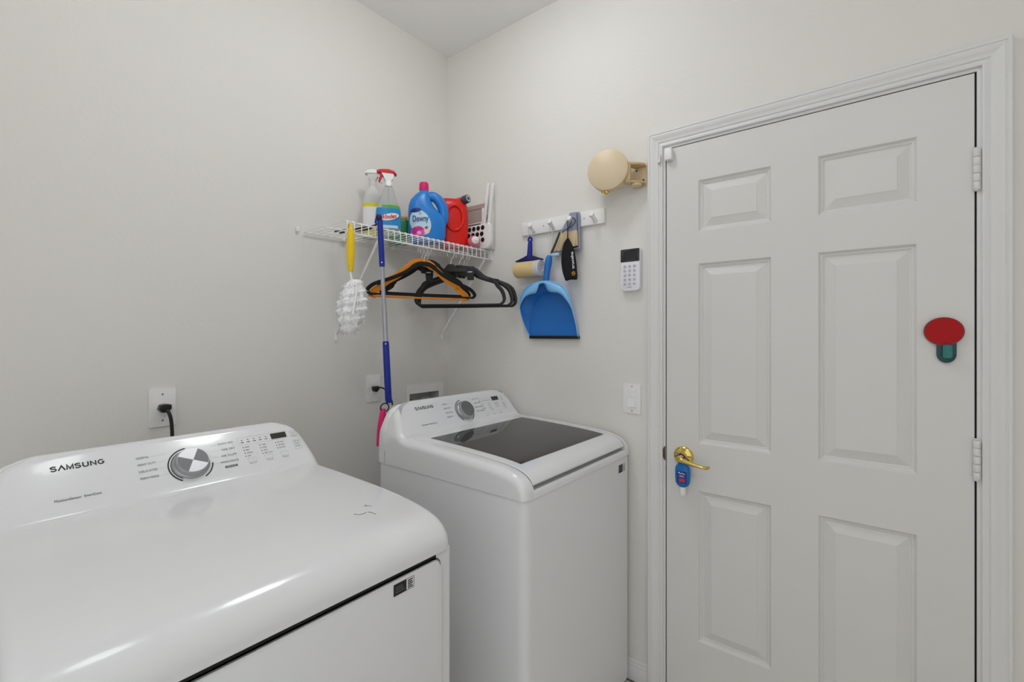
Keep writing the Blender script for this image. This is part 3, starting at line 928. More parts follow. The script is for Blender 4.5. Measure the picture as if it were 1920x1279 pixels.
# recessed washer supply box
wb_ = thing('washer_supply_box', 'recessed white supply box in the wall above the washer console', 'supply box', (-0.16, 0, 0.98))
a, b, c, d = BOX
mb = MB()
for u0, u1, w0, w1 in ((a - 0.016, a, c - 0.02, d + 0.043), (b, b + 0.03, c - 0.02, d + 0.043), (a, b, d, d + 0.043), (a, b, c - 0.02, c)):
    mb.box((u0, -0.004, w0), (u1, -0.0003, w1))
build('frame', mb, 'offwhite_pl', wb_, smooth=0)
mb = MB()
a, b, c, d = a + 0.001, b - 0.001, c + 0.001, d - 0.001
mb.add([(a, -0.001, c), (b, -0.001, c), (b, -0.001, d), (a, -0.001, d), (a, 0.07, c), (b, 0.07, c), (b, 0.07, d), (a, 0.07, d)], [(0, 1, 5, 4), (1, 2, 6, 5), (2, 3, 7, 6), (3, 0, 4, 7), (4, 5, 6, 7)])
build('tray', mb, 'recess', wb_, smooth=0)
for x in (-0.21, -0.11):
    build('valve', MB().lathe([(0, 0), (0.012, 0), (0.012, 0.03), (0.008, 0.035), (0.008, 0.06), (0, 0.06)], 14, Matrix.Translation((x, 0.045, 0.965))), 'valve', wb_)
build('valve_lever', MB().box((-0.15, 0.035, 1.020), (-0.085, 0.05, 1.027), 0.003), 'recess', wb_)

# light switch on the door wall
sy, sz = -1.043, 1.099
sw = thing('light_switch', 'white rocker light switch on the wall beside the door', 'switch', (0, sy, sz))
build('cover_plate', plate(MB(), 'x', sy - 0.0355, sy + 0.0355, sz - 0.0575, sz + 0.0575), 'offwhite_pl', sw)
mb = MB()
mb.add([(-0.0055, sy - 0.0165, sz - 0.0335), (-0.0055, sy + 0.0165, sz - 0.0335), (-0.0055, sy + 0.0165, sz + 0.0335), (-0.0055, sy - 0.0165, sz + 0.0335),
        (-0.0105, sy - 0.0155, sz - 0.0325), (-0.0105, sy + 0.0155, sz - 0.0325), (-0.0065, sy + 0.0155, sz), (-0.0065, sy - 0.0155, sz), (-0.0075, sy + 0.0155, sz + 0.0325), (-0.0075, sy - 0.0155, sz + 0.0325)],
       [(0, 1, 5, 4), (4, 5, 6, 7), (7, 6, 8, 9), (9, 8, 2, 3), (1, 2, 8, 6, 5), (0, 4, 7, 9, 3)])
build('rocker', mb, 'white_pl', sw, smooth=0)
for dz in (0.048, -0.048):
    build('plate_screw', MB().lathe([(0, 0.005), (0.0028, 0.005), (0.0024, 0.0062), (0, 0.0066)], 10, Matrix.Translation((0, sy, sz + dz)) @ Matrix.Rotation(-PI / 2, 4, 'Y')), 'chrome_dark', sw)

# alarm keypad
ky0, ky1, kz0, kz1 = -1.0825, -1.003, 1.5215, 1.685
kp = thing('alarm_keypad', 'white wall keypad with black screen and fifteen round buttons', 'keypad', (0, (ky0 + ky1) / 2, kz0))
body = rrect(ky0, kz0, ky1, kz1, 0.004)
body = [p for p in rrect(ky0, kz0, ky1, kz1 - 0.02, 0.014) if p[1] < kz0 + 0.05]
body = [(ky1, kz1 - 0.003), (ky1 - 0.003, kz1), (ky0 + 0.003, kz1), (ky0, kz1 - 0.003)] + body
build('case', MB().prism(body, -0.0225, -0.0005, 'yz', 0.004), 'keypad_w', kp)
build('screen_bezel', MB().prism(rrect(ky0 + 0.0012, 1.634, ky1 - 0.0012, kz1 - 0.0015, 0.003), -0.0238, -0.02, 'yz', 0.001), 'display', kp)
build('screen', MB().prism(rrect(ky0 + 0.014, 1.642, ky1 - 0.014, kz1 - 0.010, 0.002), -0.0241, -0.0237, 'yz'), mat('dim_lcd', (44, 44, 56), 0.15, var=0.05), kp)
for r_ in range(5):
    for c_ in range(3):
        yb, zb = (ky0 + ky1) / 2 + (1 - c_) * 0.0195 + 0.001, 1.6165 - r_ * 0.0172
        m_ = Matrix.Translation((-0.0222, yb, zb)) @ Matrix.Rotation(-PI / 2, 4, 'Y')
        bt = build('button', MB().lathe([(0, 0), (0.0062, 0), (0.0066, 0.0012), (0.0055, 0.0030), (0.003, 0.0036), (0, 0.0036)], 16, m_), 'button', kp)
        build('button_print', MB().lathe([(0, 0.0036), (0.0019, 0.0036), (0.0017, 0.0042), (0, 0.0042)], 8, m_), 'grayprint', bt)
for y in (-1.034, -1.041, -1.047):
    build('case_print', MB().box((-0.0229, y - 0.002, 1.5335), (-0.0222, y + 0.0025, 1.536)), 'grayprint', kp, smooth=0)

# door-open sensor: block on the door and the bare clip on the casing
ds = thing('door_sensor', 'small white sensor block at the upper corner of the door', 'sensor', (0, -1.19, 1.995))
build('case', MB().box((-0.027, -1.206, 1.996), (-0.0005, -1.1795, 2.0395), 0.004), 'white_pl', ds)
build('mount_tape', MB().box((-0.0008, -1.203, 2.0), (-0.0002, -1.182, 2.036)), 'cord_w', ds, smooth=0)
cl = tag(build('sensor_clip', MB().prism([(-1.1505, 1.992), (-1.1545, 1.992), (-1.1625, 1.997), (-1.1625, 2.024), (-1.1585, 2.026), (-1.1565, 2.005), (-1.1505, 2.000)], -0.022, -0.0125, 'yz', 0.001), 'trim'), 'thin white bracket clip left on the door casing corner', 'clip')

# ================================================================== WIRE SHELF
SX0, SX1, SZ, SD = -0.79, -0.012, 1.762, -0.305
shelf = thing('wire_shelf', 'white ventilated wire shelf holding cleaning bottles in the corner', 'shelf', (-0.4, 0, SZ))
def rail(p0, p1, r=0.0032):
    build('rail', MB().tube([p0, p1], r, 8), 'shelf', shelf)
rail((SX0, -0.012, SZ - 0.004), (SX1, -0.012, SZ - 0.004))
rail((SX0, SD * 0.53, SZ - 0.006), (SX1, SD * 0.53, SZ - 0.006), 0.0026)
rail((SX0, SD + 0.003, SZ - 0.0045), (SX1, SD + 0.003, SZ - 0.0045), 0.0032)
rail((SX0, SD + 0.003, SZ - 0.044), (SX1, SD + 0.003, SZ - 0.044), 0.0032)
nw = 27
wire_me = None
for k in range(nw):
    x = SX0 + 0.004 + (SX1 - SX0 - 0.008) * k / (nw - 1)
    if wire_me is None:
        w_ = build('deck_wire', MB().tube([(0, -0.010, 0), (0, SD + 0.006, 0), (0, SD + 0.001, -0.001), (0, SD - 0.0015, -0.006), (0, SD - 0.0015, -0.046)], 0.0019, 6), 'shelf', shelf, world=False)
        wire_me = w_.data
    else:
        w_ = bpy.data.objects.new('deck_wire', wire_me)
        COL.objects.link(w_)
        w_.parent = shelf
    w_.location = (x + 0.4, 0, 0)
for x in (-0.65, -0.045):
    build('support_brace', MB().tube([(x, SD + 0.004, SZ - 0.050), (x, SD + 0.012, SZ - 0.062), (x, -0.014, 1.362), (x, -0.004, 1.352), (x, -0.004, 1.325)], 0.0055, 8), 'shelf', shelf)
for x in (-0.62, -0.36, -0.12):
    build('wall_clip', MB().box((x - 0.008, -0.020, SZ - 0.014), (x + 0.008, -0.0003, SZ + 0.006), 0.003), 'white_pl', shelf)
build('wall_anchor', MB().box((-0.822, -0.012, SZ - 0.006), (-0.810, -0.0003, SZ + 0.016), 0.003), 'white_pl', shelf)
build('end_bracket', MB().prism([(-0.02, SZ + 0.004), (-0.02, SZ - 0.016), (SD + 0.01, SZ - 0.016), (SD - 0.006, SZ - 0.050), (SD - 0.012, SZ - 0.050), (SD - 0.012, SZ + 0.004)], -0.010, -0.0004, 'yz', 0.001), 'white_pl', shelf)
SZT = SZ + 0.0022                 # where things stand on the deck wires

# ---- bottles on the shelf (local axes: x to its right, -y is its front)
def trigger_head(t, z, m_head, m_trig, flip=1):
    """spray head: white body with coloured cap and trigger pointing to -x"""
    build('neck_collar', MB().lathe([(0, z - 0.012), (0.0155, z - 0.012), (0.0155, z + 0.006), (0.013, z + 0.010), (0, z + 0.010)], 20), m_head, t, world=False)
    build('spray_body', MB().prism([(-0.014, z + 0.008), (0.013, z + 0.008), (0.016, z + 0.022), (0.026, z + 0.040), (0.022, z + 0.046), (-0.030, z + 0.046), (-0.028, z + 0.038), (-0.018, z + 0.030)], -0.010, 0.010, 'xz', 0.003), m_head, t, world=False)
    build('spray_cap', MB().prism([(-0.046, z + 0.041), (-0.047, z + 0.051), (-0.030, z + 0.057), (0.004, z + 0.060), (0.022, z + 0.055), (0.034, z + 0.040), (0.031, z + 0.034), (0.016, z + 0.046), (-0.02, z + 0.046), (-0.036, z + 0.040)], -0.012, 0.012, 'xz', 0.004), m_trig, t, world=False)
    build('trigger', MB().prism([(-0.034, z + 0.040), (-0.022, z + 0.040), (-0.020, z + 0.030), (-0.029, z + 0.020), (-0.034, z + 0.004), (-0.040, z + 0.004), (-0.038, z + 0.022), (-0.033, z + 0.031)], -0.007, 0.007, 'xz', 0.002), m_trig, t, world=False)

def shell_patch(rings, j0, j1, grow):
    """strip of ring segments j0..j1 of a loft, pushed outward a little (a label)"""
    mb = MB()
    sub = []
    for r_ in rings:
        cx = sum(p[0] for p in r_) / len(r_); cy = sum(p[1] for p in r_) / len(r_)
        row = []
        for j in range(j0, j1 + 1):
            p = r_[j % len(r_)]
            d = Vector((p[0] - cx, p[1] - cy)).normalized()
            row.append((p[0] + d.x * grow, p[1] + d.y * grow, p[2]))
        sub.append(row)
    k = len(sub[0])
    vs = [p for r_ in sub for p in r_]
    mb.add(vs, [(i * k + j, i * k + j + 1, (i + 1) * k + j + 1, (i + 1) * k + j) for i in range(len(sub) - 1) for j in range(k - 1)])
    return mb

# window cleaner
wx = thing('spray_bottle', 'clear window cleaner spray bottle with red trigger and blue label', 'spray bottle', (-0.532, -0.205, SZT), math.radians(-34))
def wxr(z, hw, hd): return sring(z, hw, hd, 0, 0, 3.0, 28)
W_ = [(0.0, .040, .024), (0.004, .046, .028), (0.03, .050, .030), (0.07, .051, .030), (0.105, .048, .029), (0.125, .041, .027), (0.150, .031, .023), (0.175, .024, .020), (0.195, .018, .017), (0.203, .014, .014)]
build('bottle', MB().loft([wxr(*w) for w in W_]), 'clear', wx, world=False)
lab = build('label', shell_patch([wxr(z, hw, hd) for z, hw, hd in [(0.022, .0492, .0296), (0.05, .0505, .030), (0.08, .0508, .030), (0.105, .048, .029)]], 14, 28, 0.0006), 'wx_blue', wx, world=False)
build('label_band', shell_patch([wxr(z, hw, hd) for z, hw, hd in [(0.1055, .0479, .029), (0.118, .0440, .028)]], 19, 27, 0.0007), 'wx_green', lab, world=False)
build('label_band', shell_patch([wxr(z, hw, hd) for z, hw, hd in [(0.022, .0493, .0297), (0.034, .0497, .0299)]], 15, 24, 0.0010), 'label_sky', lab, world=False)
build('label_oval', MB().prism([(0.002 + 0.038 * math.cos(i * PI / 12), 0.068 + 0.014 * math.sin(i * PI / 12) + 0.008 * math.cos(i * PI / 12)) for i in range(24)], -0.0318, -0.0300, 'xz'), 'white_pr', lab, world=False)
text('lettering', 'Windex', (-0.033, -0.0321, 0.0535), (1, 0, 0.18), (0, 0, 1), 'wx_red', lab, world=False, width=0.068, height=0.0185, bold=0.03, shear=0.2)
trigger_head(wx, 0.212, 'white_pl', 'red_trig')
build('dip_tube', MB().tube([(0.004, 0, 0.01), (0, 0, 0.20)], 0.0022, 6), 'milky', wx, world=False)

# milky spray bottle with yellow band
ms = thing('spray_bottle', 'milky white spray bottle with yellow band behind the window cleaner', 'spray bottle', (-0.524, -0.085, SZT), math.radians(140))
mr = lambda z, hw, hd: sring(z, hw, hd, 0, 0, 2.4, 28)
WW = [(0.0, .036, .030), (0.004, .040, .033), (0.04, .041, .034), (0.14, .041, .034), (0.162, .040, .033), (0.19, .033, .028), (0.212, .022, .020), (0.226, .015, .015), (0.232, .0135, .0135)]
build('bottle', MB().loft([mr(*w) for w in WW]), 'milky', ms, world=False)
build('label_band', MB().loft([mr(0.132, .0416, .0346), mr(0.147, .0416, .0346)], cap=False), 'yel_band', ms, world=False)
build('label', MB().loft([mr(0.048, .0413, .0343), mr(0.132, .0414, .0344)], cap=False), 'white_pr', ms, world=False)
build('base_band', MB().loft([mr(0.001, .0405, .0336), mr(0.044, .0414, .0344)], cap=False), 'yel_liq', ms, world=False)
trigger_head(ms, 0.240, 'milky', 'white_pl')

# fabric softener jug
dw = thing('softener_jug', 'blue fabric softener jug with magenta cap and rose label', 'jug', (-0.313, -0.195, SZT), math.radians(-40))
DN = [(0.0, .070, .040, 0, 0), (0.005, .076, .045, 0, 0), (0.04, .083, .048, 0.001, 0), (0.09, .084, .049, 0, 0), (0.120, .080, .048, -0.004, 0), (0.140, .068, .046, -0.016, 0),
      (0.165, .056, .042, -0.026, 0), (0.190, .046, .037, -0.028, 0), (0.212, .034, .031, -0.022, 0), (0.226, .024, .024, -0.016, 0), (0.232, .019, .019, -0.014, 0), (0.240, .018, .018, -0.014, 0)]
def dnr(z, hw, hd, cx, cy): return sring(z, hw, hd, cx, cy, 2.7, 32)
build('bottle', MB().loft([dnr(*w) for w in DN]), 'softener', dw, world=False)
hp = spline([(-0.004, 0, 0.205), (0.022, 0, 0.213), (0.048, 0, 0.200), (0.066, 0, 0.172), (0.074, 0, 0.140), (0.072, 0, 0.105), (0.060, 0, 0.085)], 5)
mb = MB().tube(hp, [0.020 + 0.004 * math.sin(i / len(hp) * PI) for i in range(len(hp))], 14)
build('handle', mb, 'softener', dw, world=False)
cp = build('cap', MB().lathe([(0, 0.236), (0.0205, 0.236), (0.021, 0.240), (0.0195, 0.268), (0.0175, 0.273), (0, 0.274)], 28, Matrix.Translation((-0.014, 0, 0))), 'pink_pl', dw, world=False)
for k in range(14):
    a_ = 2 * PI * k / 14
    build('cap_rib', MB().tube([(-0.014 + 0.0204 * math.cos(a_), 0.0204 * math.sin(a_), 0.242), (-0.014 + 0.0192 * math.cos(a_), 0.0192 * math.sin(a_), 0.267)], 0.0011, 4), 'pink_pl', cp, world=False)
# label: domed panel on the front
def front_y(x, z):
    tab = DN
    for p, q in zip(tab, tab[1:]):
        if p[0] <= z <= q[0]:
            t_ = (z - p[0]) / (q[0] - p[0])
            hw, hd, cx = [p[i] + (q[i] - p[i]) * t_ for i in (1, 2, 3)]
            u = min(0.999, abs((x - cx) / hw))
            return -hd * (1 - u ** 2.7) ** (1 / 2.7)
    return 0
def patch(outline, m, parent, off, name):
    """flat print wrapped on the jug front, triangulated as rings toward its middle"""
    cx = sum(p[0] for p in outline) / len(outline); cz = sum(p[1] for p in outline) / len(outline)
    mb = MB()
    K = 5
    vs = []
    for k in range(K):
        s_ = 1 - k / K
        for x, z in outline:
            X, Z = cx + (x - cx) * s_, cz + (z - cz) * s_
            vs.append((X, front_y(X, Z) - off, Z))
    vs.append((cx, front_y(cx, cz) - off, cz))
    n = len(outline)
    fs = [(k * n + j, k * n + (j + 1) % n, (k + 1) * n + (j + 1) % n, (k + 1) * n + j) for k in range(K - 1) for j in range(n)]
    fs += [((K - 1) * n + j, (K - 1) * n + (j + 1) % n, K * n) for j in range(n)]
    mb.add(vs, fs)
    return build(name, mb, m, parent, world=False, smooth=60)
def ell(cx, cz, a, b, n=24, a0=0, a1=360, rot=0):
    o = []
    for i in range(n):
        t_ = math.radians(a0 + (a1 - a0) * i / n)
        x, z = a * math.cos(t_), b * math.sin(t_)
        c_, s_ = math.cos(math.radians(rot)), math.sin(math.radians(rot))
        o.append((cx + x * c_ - z * s_, cz + x * s_ + z * c_))
    return o
lb = patch(ell(-0.030, 0.082, 0.044, 0.058, rot=25), 'label_sky', dw, 0.0010, 'label')
patch(ell(-0.050, 0.1365, 0.024, 0.010, rot=8), 'softener_dk', lb, 0.0016, 'label_crest')
patch(ell(-0.040, 0.042, 0.030, 0.024), 'rose', lb, 0.0016, 'rose_petal')
patch(ell(-0.054, 0.046, 0.013, 0.014), 'rose_dk', lb, 0.0021, 'rose_petal')
patch(ell(-0.032, 0.055, 0.015, 0.008, rot=-10), 'rose_dk', lb, 0.0021, 'rose_petal')
patch(ell(-0.036, 0.036, 0.010, 0.008), 'rose_pale', lb, 0.0024, 'rose_petal')
patch(ell(-0.002, 0.046, 0.012, 0.014), 'cream', lb, 0.0016, 'label_print')
patch(ell(-0.004, 0.060, 0.008, 0.006, rot=30), 'brown', lb, 0.0020, 'label_print')
text('lettering', 'Downy', (-0.064, -0.0500, 0.074), (1, -0.03, 0.09), (0, 0, 1), 'softener_dk', lb, world=False, width=0.070, height=0.036, bold=0.02)
patch(ell(-0.032, 0.122, 0.007, 0.006), 'paleprint', lb, 0.0018, 'label_print')

# red detergent jug
rj = thing('detergent_jug', 'red detergent jug with dark spout cap beside the blue jug', 'jug', (-0.152, -0.197, SZT), math.radians(-36))
RN = [(0.0, .060, .036, 0, 0), (0.005, .066, .041, 0, 0), (0.05, .070, .044, 0, 0), (0.11, .072, .045, 0, 0), (0.16, .070, .043, 0, 0), (0.20, .067, .040, 0, 0), (0.222, .062, .035, -0.002, 0), (0.232, .050, .026, -0.006, 0), (0.235, .040, .018, -0.008, 0)]
build('bottle', MB().loft([sring(z, hw, hd, cx, cy, 3.2, 32) for z, hw, hd, cx, cy in RN]), 'red_pl', rj, world=False)
hp = [(0.002 + 0.040 * math.cos(i * PI / 12), -0.0415, 0.138 + 0.060 * math.sin(i * PI / 12)) for i in range(24)]
build('handle_ring', MB().tube(hp, 0.0095, 10, closed=True), 'red_pl', rj, world=False)
sp_m = Matrix.Translation((0.030, -0.010, 0.224)) @ Matrix.Rotation(math.radians(58), 4, 'Z') @ Matrix.Rotation(math.radians(80), 4, 'X')
sp_dir = (Matrix.Rotation(math.radians(38), 4, 'Z') @ Vector((0, -1, 0.15))).normalized()
q_ = Vector((0, 0, 1)).rotation_difference(sp_dir).to_matrix().to_4x4()
spm = Matrix.Translation((0.040, -0.012, 0.226)) @ q_
build('spout', MB().lathe([(0.0, -0.03), (0.024, -0.03), (0.020, 0.0), (0.018, 0.015), (0, 0.015)], 24, spm), 'red_pl', rj, world=False)
cap_ = build('spout_cap', MB().lathe([(0.0, 0.012), (0.0195, 0.012), (0.0205, 0.018), (0.0195, 0.040), (0.0175, 0.043), (0.0165, 0.0425), (0, 0.0425)], 28, spm), 'grey_dk', rj, world=False)
build('cap_disc', MB().lathe([(0.0075, 0.0432), (0.0155, 0.0432), (0.0145, 0.0440), (0.0075, 0.0440)], 28, spm), 'paleprint', cap_, world=False)
build('cap_disc', MB().lathe([(0.0, 0.0434), (0.0065, 0.0434), (0.006, 0.0442), (0, 0.0442)], 20, spm), 'print', cap_, world=False)

# pink bottle lying on its side, cap towards the room
pk = thing('lotion_bottle', 'small pink bottle with white cap lying on the wire shelf', 'bottle', (-0.104, -0.292, SZT + 0.030), math.radians(-38))
mb = MB()
tz = Matrix.Rotation(PI / 2, 4, 'X')
mb.lathe([(0, -0.045), (0.026, -0.045), (0.029, -0.040), (0.0295, -0.02), (0.027, 0.0), (0.018, 0.012), (0.014, 0.016), (0, 0.016)], 28, tz)
build('bottle', mb, 'pink_soft', pk, world=False)
build('cap', MB().lathe([(0, 0.014), (0.0175, 0.014), (0.018, 0.02), (0.0165, 0.034), (0.014, 0.0355), (0, 0.0355)], 24, tz), 'white_pl', pk, world=False)
build('nozzle', MB().lathe([(0, 0.0355), (0.006, 0.0355), (0.005, 0.043), (0, 0.043)], 14, tz), 'white_pl', pk, world=False)

# green packet between the bottles
gp = thing('sponge_packet', 'green plastic packet standing between the clear and blue bottles', 'packet', (-0.372, -0.062, SZT), math.radians(-36))
build('wrapper', MB().box((-0.046, -0.022, 0.0), (0.046, 0.022, 0.118), 0.010, 3), 'green_pk', gp, world=False)
build('base_panel', MB().box((-0.0462, -0.0225, 0.002), (0.0462, 0.0225, 0.024), 0.009, 2), 'lime', gp, world=False)
build('header_strip', MB().box((-0.043, -0.010, 0.116), (0.043, 0.010, 0.132), 0.003), 'orange_pr', gp, world=False)

# carton leaning on the end wall
ct = thing('carton', 'flat white carton with taupe picture panel leaning on the door wall', 'box', (-0.016, -0.23, SZT))
build('carton_body', MB().box((-0.028, -0.335, SZT), (-0.003, -0.12, 2.003), 0.002), 'carton', ct)
pnl = [(-0.128, 1.905), (-0.128, 1.992), (-0.312, 1.992), (-0.310, 1.950), (-0.300, 1.928), (-0.282, 1.912), (-0.262, 1.905)]
build('picture_panel', MB().prism(pnl, -0.0286, -0.028, 'yz'), 'taupe', ct, smooth=0)
build('picture_stripe', MB().prism([(-0.128, 1.968), (-0.128, 1.972), (-0.311, 1.972), (-0.311, 1.968)], -0.0289, -0.0285, 'yz'), 'brown', ct, smooth=0)
build('print_line', MB().box((-0.0288, -0.262, 1.893), (-0.028, -0.128, 1.898)), 'print', ct, smooth=0)
mb = MB()
for i in range(16):
    a_, b_ = 2 * PI * i / 16, 2 * PI * (i + 1) / 16
    mb.add([(-0.0287, -0.305 + r * math.cos(q), 1.918 + r * math.sin(q)) for r, q in ((0.009, a_), (0.0125, a_), (0.0125, b_), (0.009, b_))], [(0, 1, 2, 3)])
mb.add([(-0.0287, -0.296, 1.914), (-0.0287, -0.314, 1.914), (-0.0287, -0.314, 1.920), (-0.0287, -0.296, 1.920)], [(0, 1, 2, 3)])
build('print_mark', mb, 'grayprint', ct, smooth=0)

# folded step stool with black grip dots
st = thing('folding_stool', 'white folded step stool with black grip dots, legs pointing up', 'stool', (-0.05, -0.24, SZT))
stp = [(-0.105, SZT + 0.004), (-0.105, 1.876), (-0.110, 1.884), (-0.335, 1.886), (-0.346, 1.876), (-0.350, 1.80), (-0.342, SZT + 0.012), (-0.33, SZT + 0.001)]
build('step_plate', MB().prism(stp, -0.056, -0.032, 'yz', 0.004), 'white_pl', st)
for r_ in range(3):
    for c_ in range(6):
        y, z = -0.302 + c_ * 0.029 + 0.006 * (r_ % 2), 1.8665 - r_ * 0.0295
        build('grip_dot', MB().lathe([(0, 0), (0.0116, 0), (0.0110, 0.0012), (0, 0.0014)], 14, Matrix.Translation((-0.0562, y, z)) @ Matrix.Rotation(-PI / 2, 4, 'Y')), 'rubber', st)
for y0, y1, x in ((-0.300, -0.330, -0.046), (-0.320, -0.350, -0.036)):
    build('leg', MB().prism([(y0 + 0.004, 1.868), (y0 - 0.007, 1.868), (y1 - 0.006, 2.070), (y1 + 0.001, 2.078), (y1 + 0.005, 2.070)], x - 0.007, x + 0.007, 'yz', 0.002), 'white_pl', st)
build('leg_brace', MB().box((-0.050, -0.300, 1.875), (-0.038, -0.290, 1.965), 0.002), 'white_pl', st)

# black two-pronged tool lying over the shelf lip
bt = thing('pronged_tool', 'black two-pronged plastic tool lying flat on the empty shelf end', 'tool', (-0.66, -0.17, SZT))
for o_ in (-0.011, 0.011):
    P0, P1 = Vector((-0.676 + o_, -0.060, SZT + 0.006)), Vector((-0.638 + o_ * 0.8, -0.225, SZT + 0.007))
    build('prong', MB().tube([P0, P0.lerp(P1, 0.5), P1], [0.0042, 0.0052, 0.0058], 8), 'black_pl', bt)
build('neck', MB().tube([(-0.649, -0.222, SZT + 0.007), (-0.638, -0.228, SZT + 0.010), (-0.628, -0.222, SZT + 0.007)], 0.005, 8), 'black_pl', bt)
build('neck', MB().tube([(-0.638, -0.226, SZT + 0.009), (-0.636, -0.26, SZT + 0.013), (-0.640, -0.292, SZT + 0.018)], [0.005, 0.0042, 0.0042], 8), 'black_pl', bt)

# ================================================================== THINGS HANGING FROM THE SHELF
# extending pole, hung upside down on the shelf lip
pl = thing('extension_pole', 'blue and silver extending pole hanging from the shelf lip', 'pole', (-0.622, -0.326, 1.085))
def pp(z, y=-0.327):
    t_ = (1.79 - z) / 0.70
    return Vector((-0.662 + 0.040 * t_, y, z))
build('upper_grip', MB().tube([pp(1.792), pp(1.785), pp(1.78), pp(1.62), pp(1.607)], [0.006, 0.0100, 0.0108, 0.0108, 0.0095], 16), 'blue_pl', pl)
build('hang_knob', MB().lathe([(0, -0.013), (0.008, -0.011), (0.0125, -0.003), (0.0125, 0.004), (0.008, 0.012), (0, 0.014)], 16, Matrix.Translation(pp(1.79) + Vector((-0.004, 0, 0)))), mat('navy_plastic', (16, 22, 70), 0.4, var=0.05), pl)
build('inner_tube', MB().tube([pp(1.61), pp(1.46)], 0.0078, 16), 'silver_tube', pl)
build('outer_tube', MB().tube([pp(1.462), pp(1.458), pp(1.318)], [0.0085, 0.0096, 0.0096], 16), 'silver_tube', pl)
build('lower_grip', MB().tube([pp(1.325), pp(1.318), pp(1.20), pp(1.10), pp(1.088)], [0.0100, 0.0122, 0.0128, 0.0128, 0.0098], 16), 'blue_pl', pl)
for z in (1.622, 1.315):
    build('lock_button', MB().lathe([(0, 0), (0.0028, 0), (0.0022, 0.0016), (0, 0.0018)], 10, Matrix.Translation(pp(z) + Vector((-0.007, -0.0088, 0))) @ Matrix.Rotation(math.radians(-40), 4, 'Z') @ Matrix.Rotation(PI / 2, 4, 'X')), 'white_pl', pl)
build('hang_hook', MB().tube(spline([pp(1.786), pp(1.80) + Vector((0, 0.008, 0)), pp(1.795) + Vector((0, 0.022, 0)), pp(1.775) + Vector((0, 0.030, 0))], 5), 0.003, 8), 'blue_pl', pl)
b0 = pp(1.09)
lp_ = [b0 + Vector((-0.006 + 0.019 * math.cos(a_) - 0.012, 0.0, -0.018 + 0.016 * math.sin(a_))) for a_ in [2 * PI * i / 20 for i in range(20)]]
build('strap_loop', MB().tube(lp_, 0.0024, 6, closed=True), 'black_pl', pl)
pkc = thing('duster_head', 'magenta plastic piece dangling by a black loop behind the washer', 'duster', b0 + Vector((-0.026, 0, -0.03)))
build('socket', MB().tube([b0 + Vector((-0.024, 0, -0.022)), b0 + Vector((-0.026, 0, -0.035)), b0 + Vector((-0.034, 0, -0.10)), b0 + Vector((-0.040, 0, -0.16))], [0.008, 0.0115, 0.015, 0.013], 14), 'pink_pl', pkc)
build('hang_strap', MB().tube(spline([b0 + Vector((-0.020, -0.006, -0.03)), b0 + Vector((-0.030, -0.016, -0.075)), b0 + Vector((-0.044, -0.016, -0.12)), b0 + Vector((-0.05, -0.01, -0.17))], 5), 0.002, 6), 'black_pl', pkc)

# yellow handled feather duster
fd_ = thing('hand_duster', 'yellow handled duster with fluffy white head hanging from the shelf', 'duster', (-0.781, -0.320, 1.345))
build('handle', MB().tube([(-0.779, -0.318, 1.736), (-0.779, -0.319, 1.728), (-0.779, -0.319, 1.705), (-0.780, -0.319, 1.67), (-0.780, -0.319, 1.63), (-0.780, -0.319, 1.585), (-0.780, -0.319, 1.577)], [0.006, 0.0095, 0.0125, 0.0150, 0.0138, 0.0105, 0.0080], 16), 'yellow_pl', fd_)
build('hang_loop', MB().tube([Vector((-0.779, -0.311 + 0.011 * math.cos(2 * PI * i / 14), 1.738 + 0.011 * math.sin(2 * PI * i / 14))) for i in range(14)], 0.0036, 7, closed=True), 'yellow_pl', fd_)
stem = spline([(-0.780, -0.319, 1.58), (-0.779, -0.320, 1.557), (-0.772, -0.322, 1.535), (-0.770, -0.325, 1.51), (-0.778, -0.328, 1.45), (-0.79, -0.330, 1.39)], 5)
build('stem', MB().tube(stem, 0.0042, 8), 'white_pl', fd_)
rnd = random.Random(4)
mb = MB()
ax0, ax1 = Vector((-0.764, -0.321, 1.548)), Vector((-0.790, -0.323, 1.352))
U_ = Vector((0.622, -0.783, 0)); Vv = Vector((0.783, 0.622, 0))
core = []
def fluff_r(t_, a_):
    e = math.sin(PI * min(1.0, max(0.0, 0.05 + 0.90 * t_))) ** 0.55
    l_ = math.sin(a_ * 4 + t_ * 15) * math.sin(a_ * 3 - t_ * 23 + 1.3) + 0.6 * math.sin(a_ * 9 + t_ * 40) * math.sin(t_ * 37 + 0.7 - a_ * 5)
    return 0.046 * e * (1 + 0.17 * l_)
for i in range(61):
    t_ = i / 60
    c_ = ax0.lerp(ax1, t_)
    core.append([c_ + (U_ * math.cos(2 * PI * j / 64) + Vv * 0.8 * math.sin(2 * PI * j / 64)) * fluff_r(t_, 2 * PI * j / 64) for j in range(64)])
mb.loft(core)
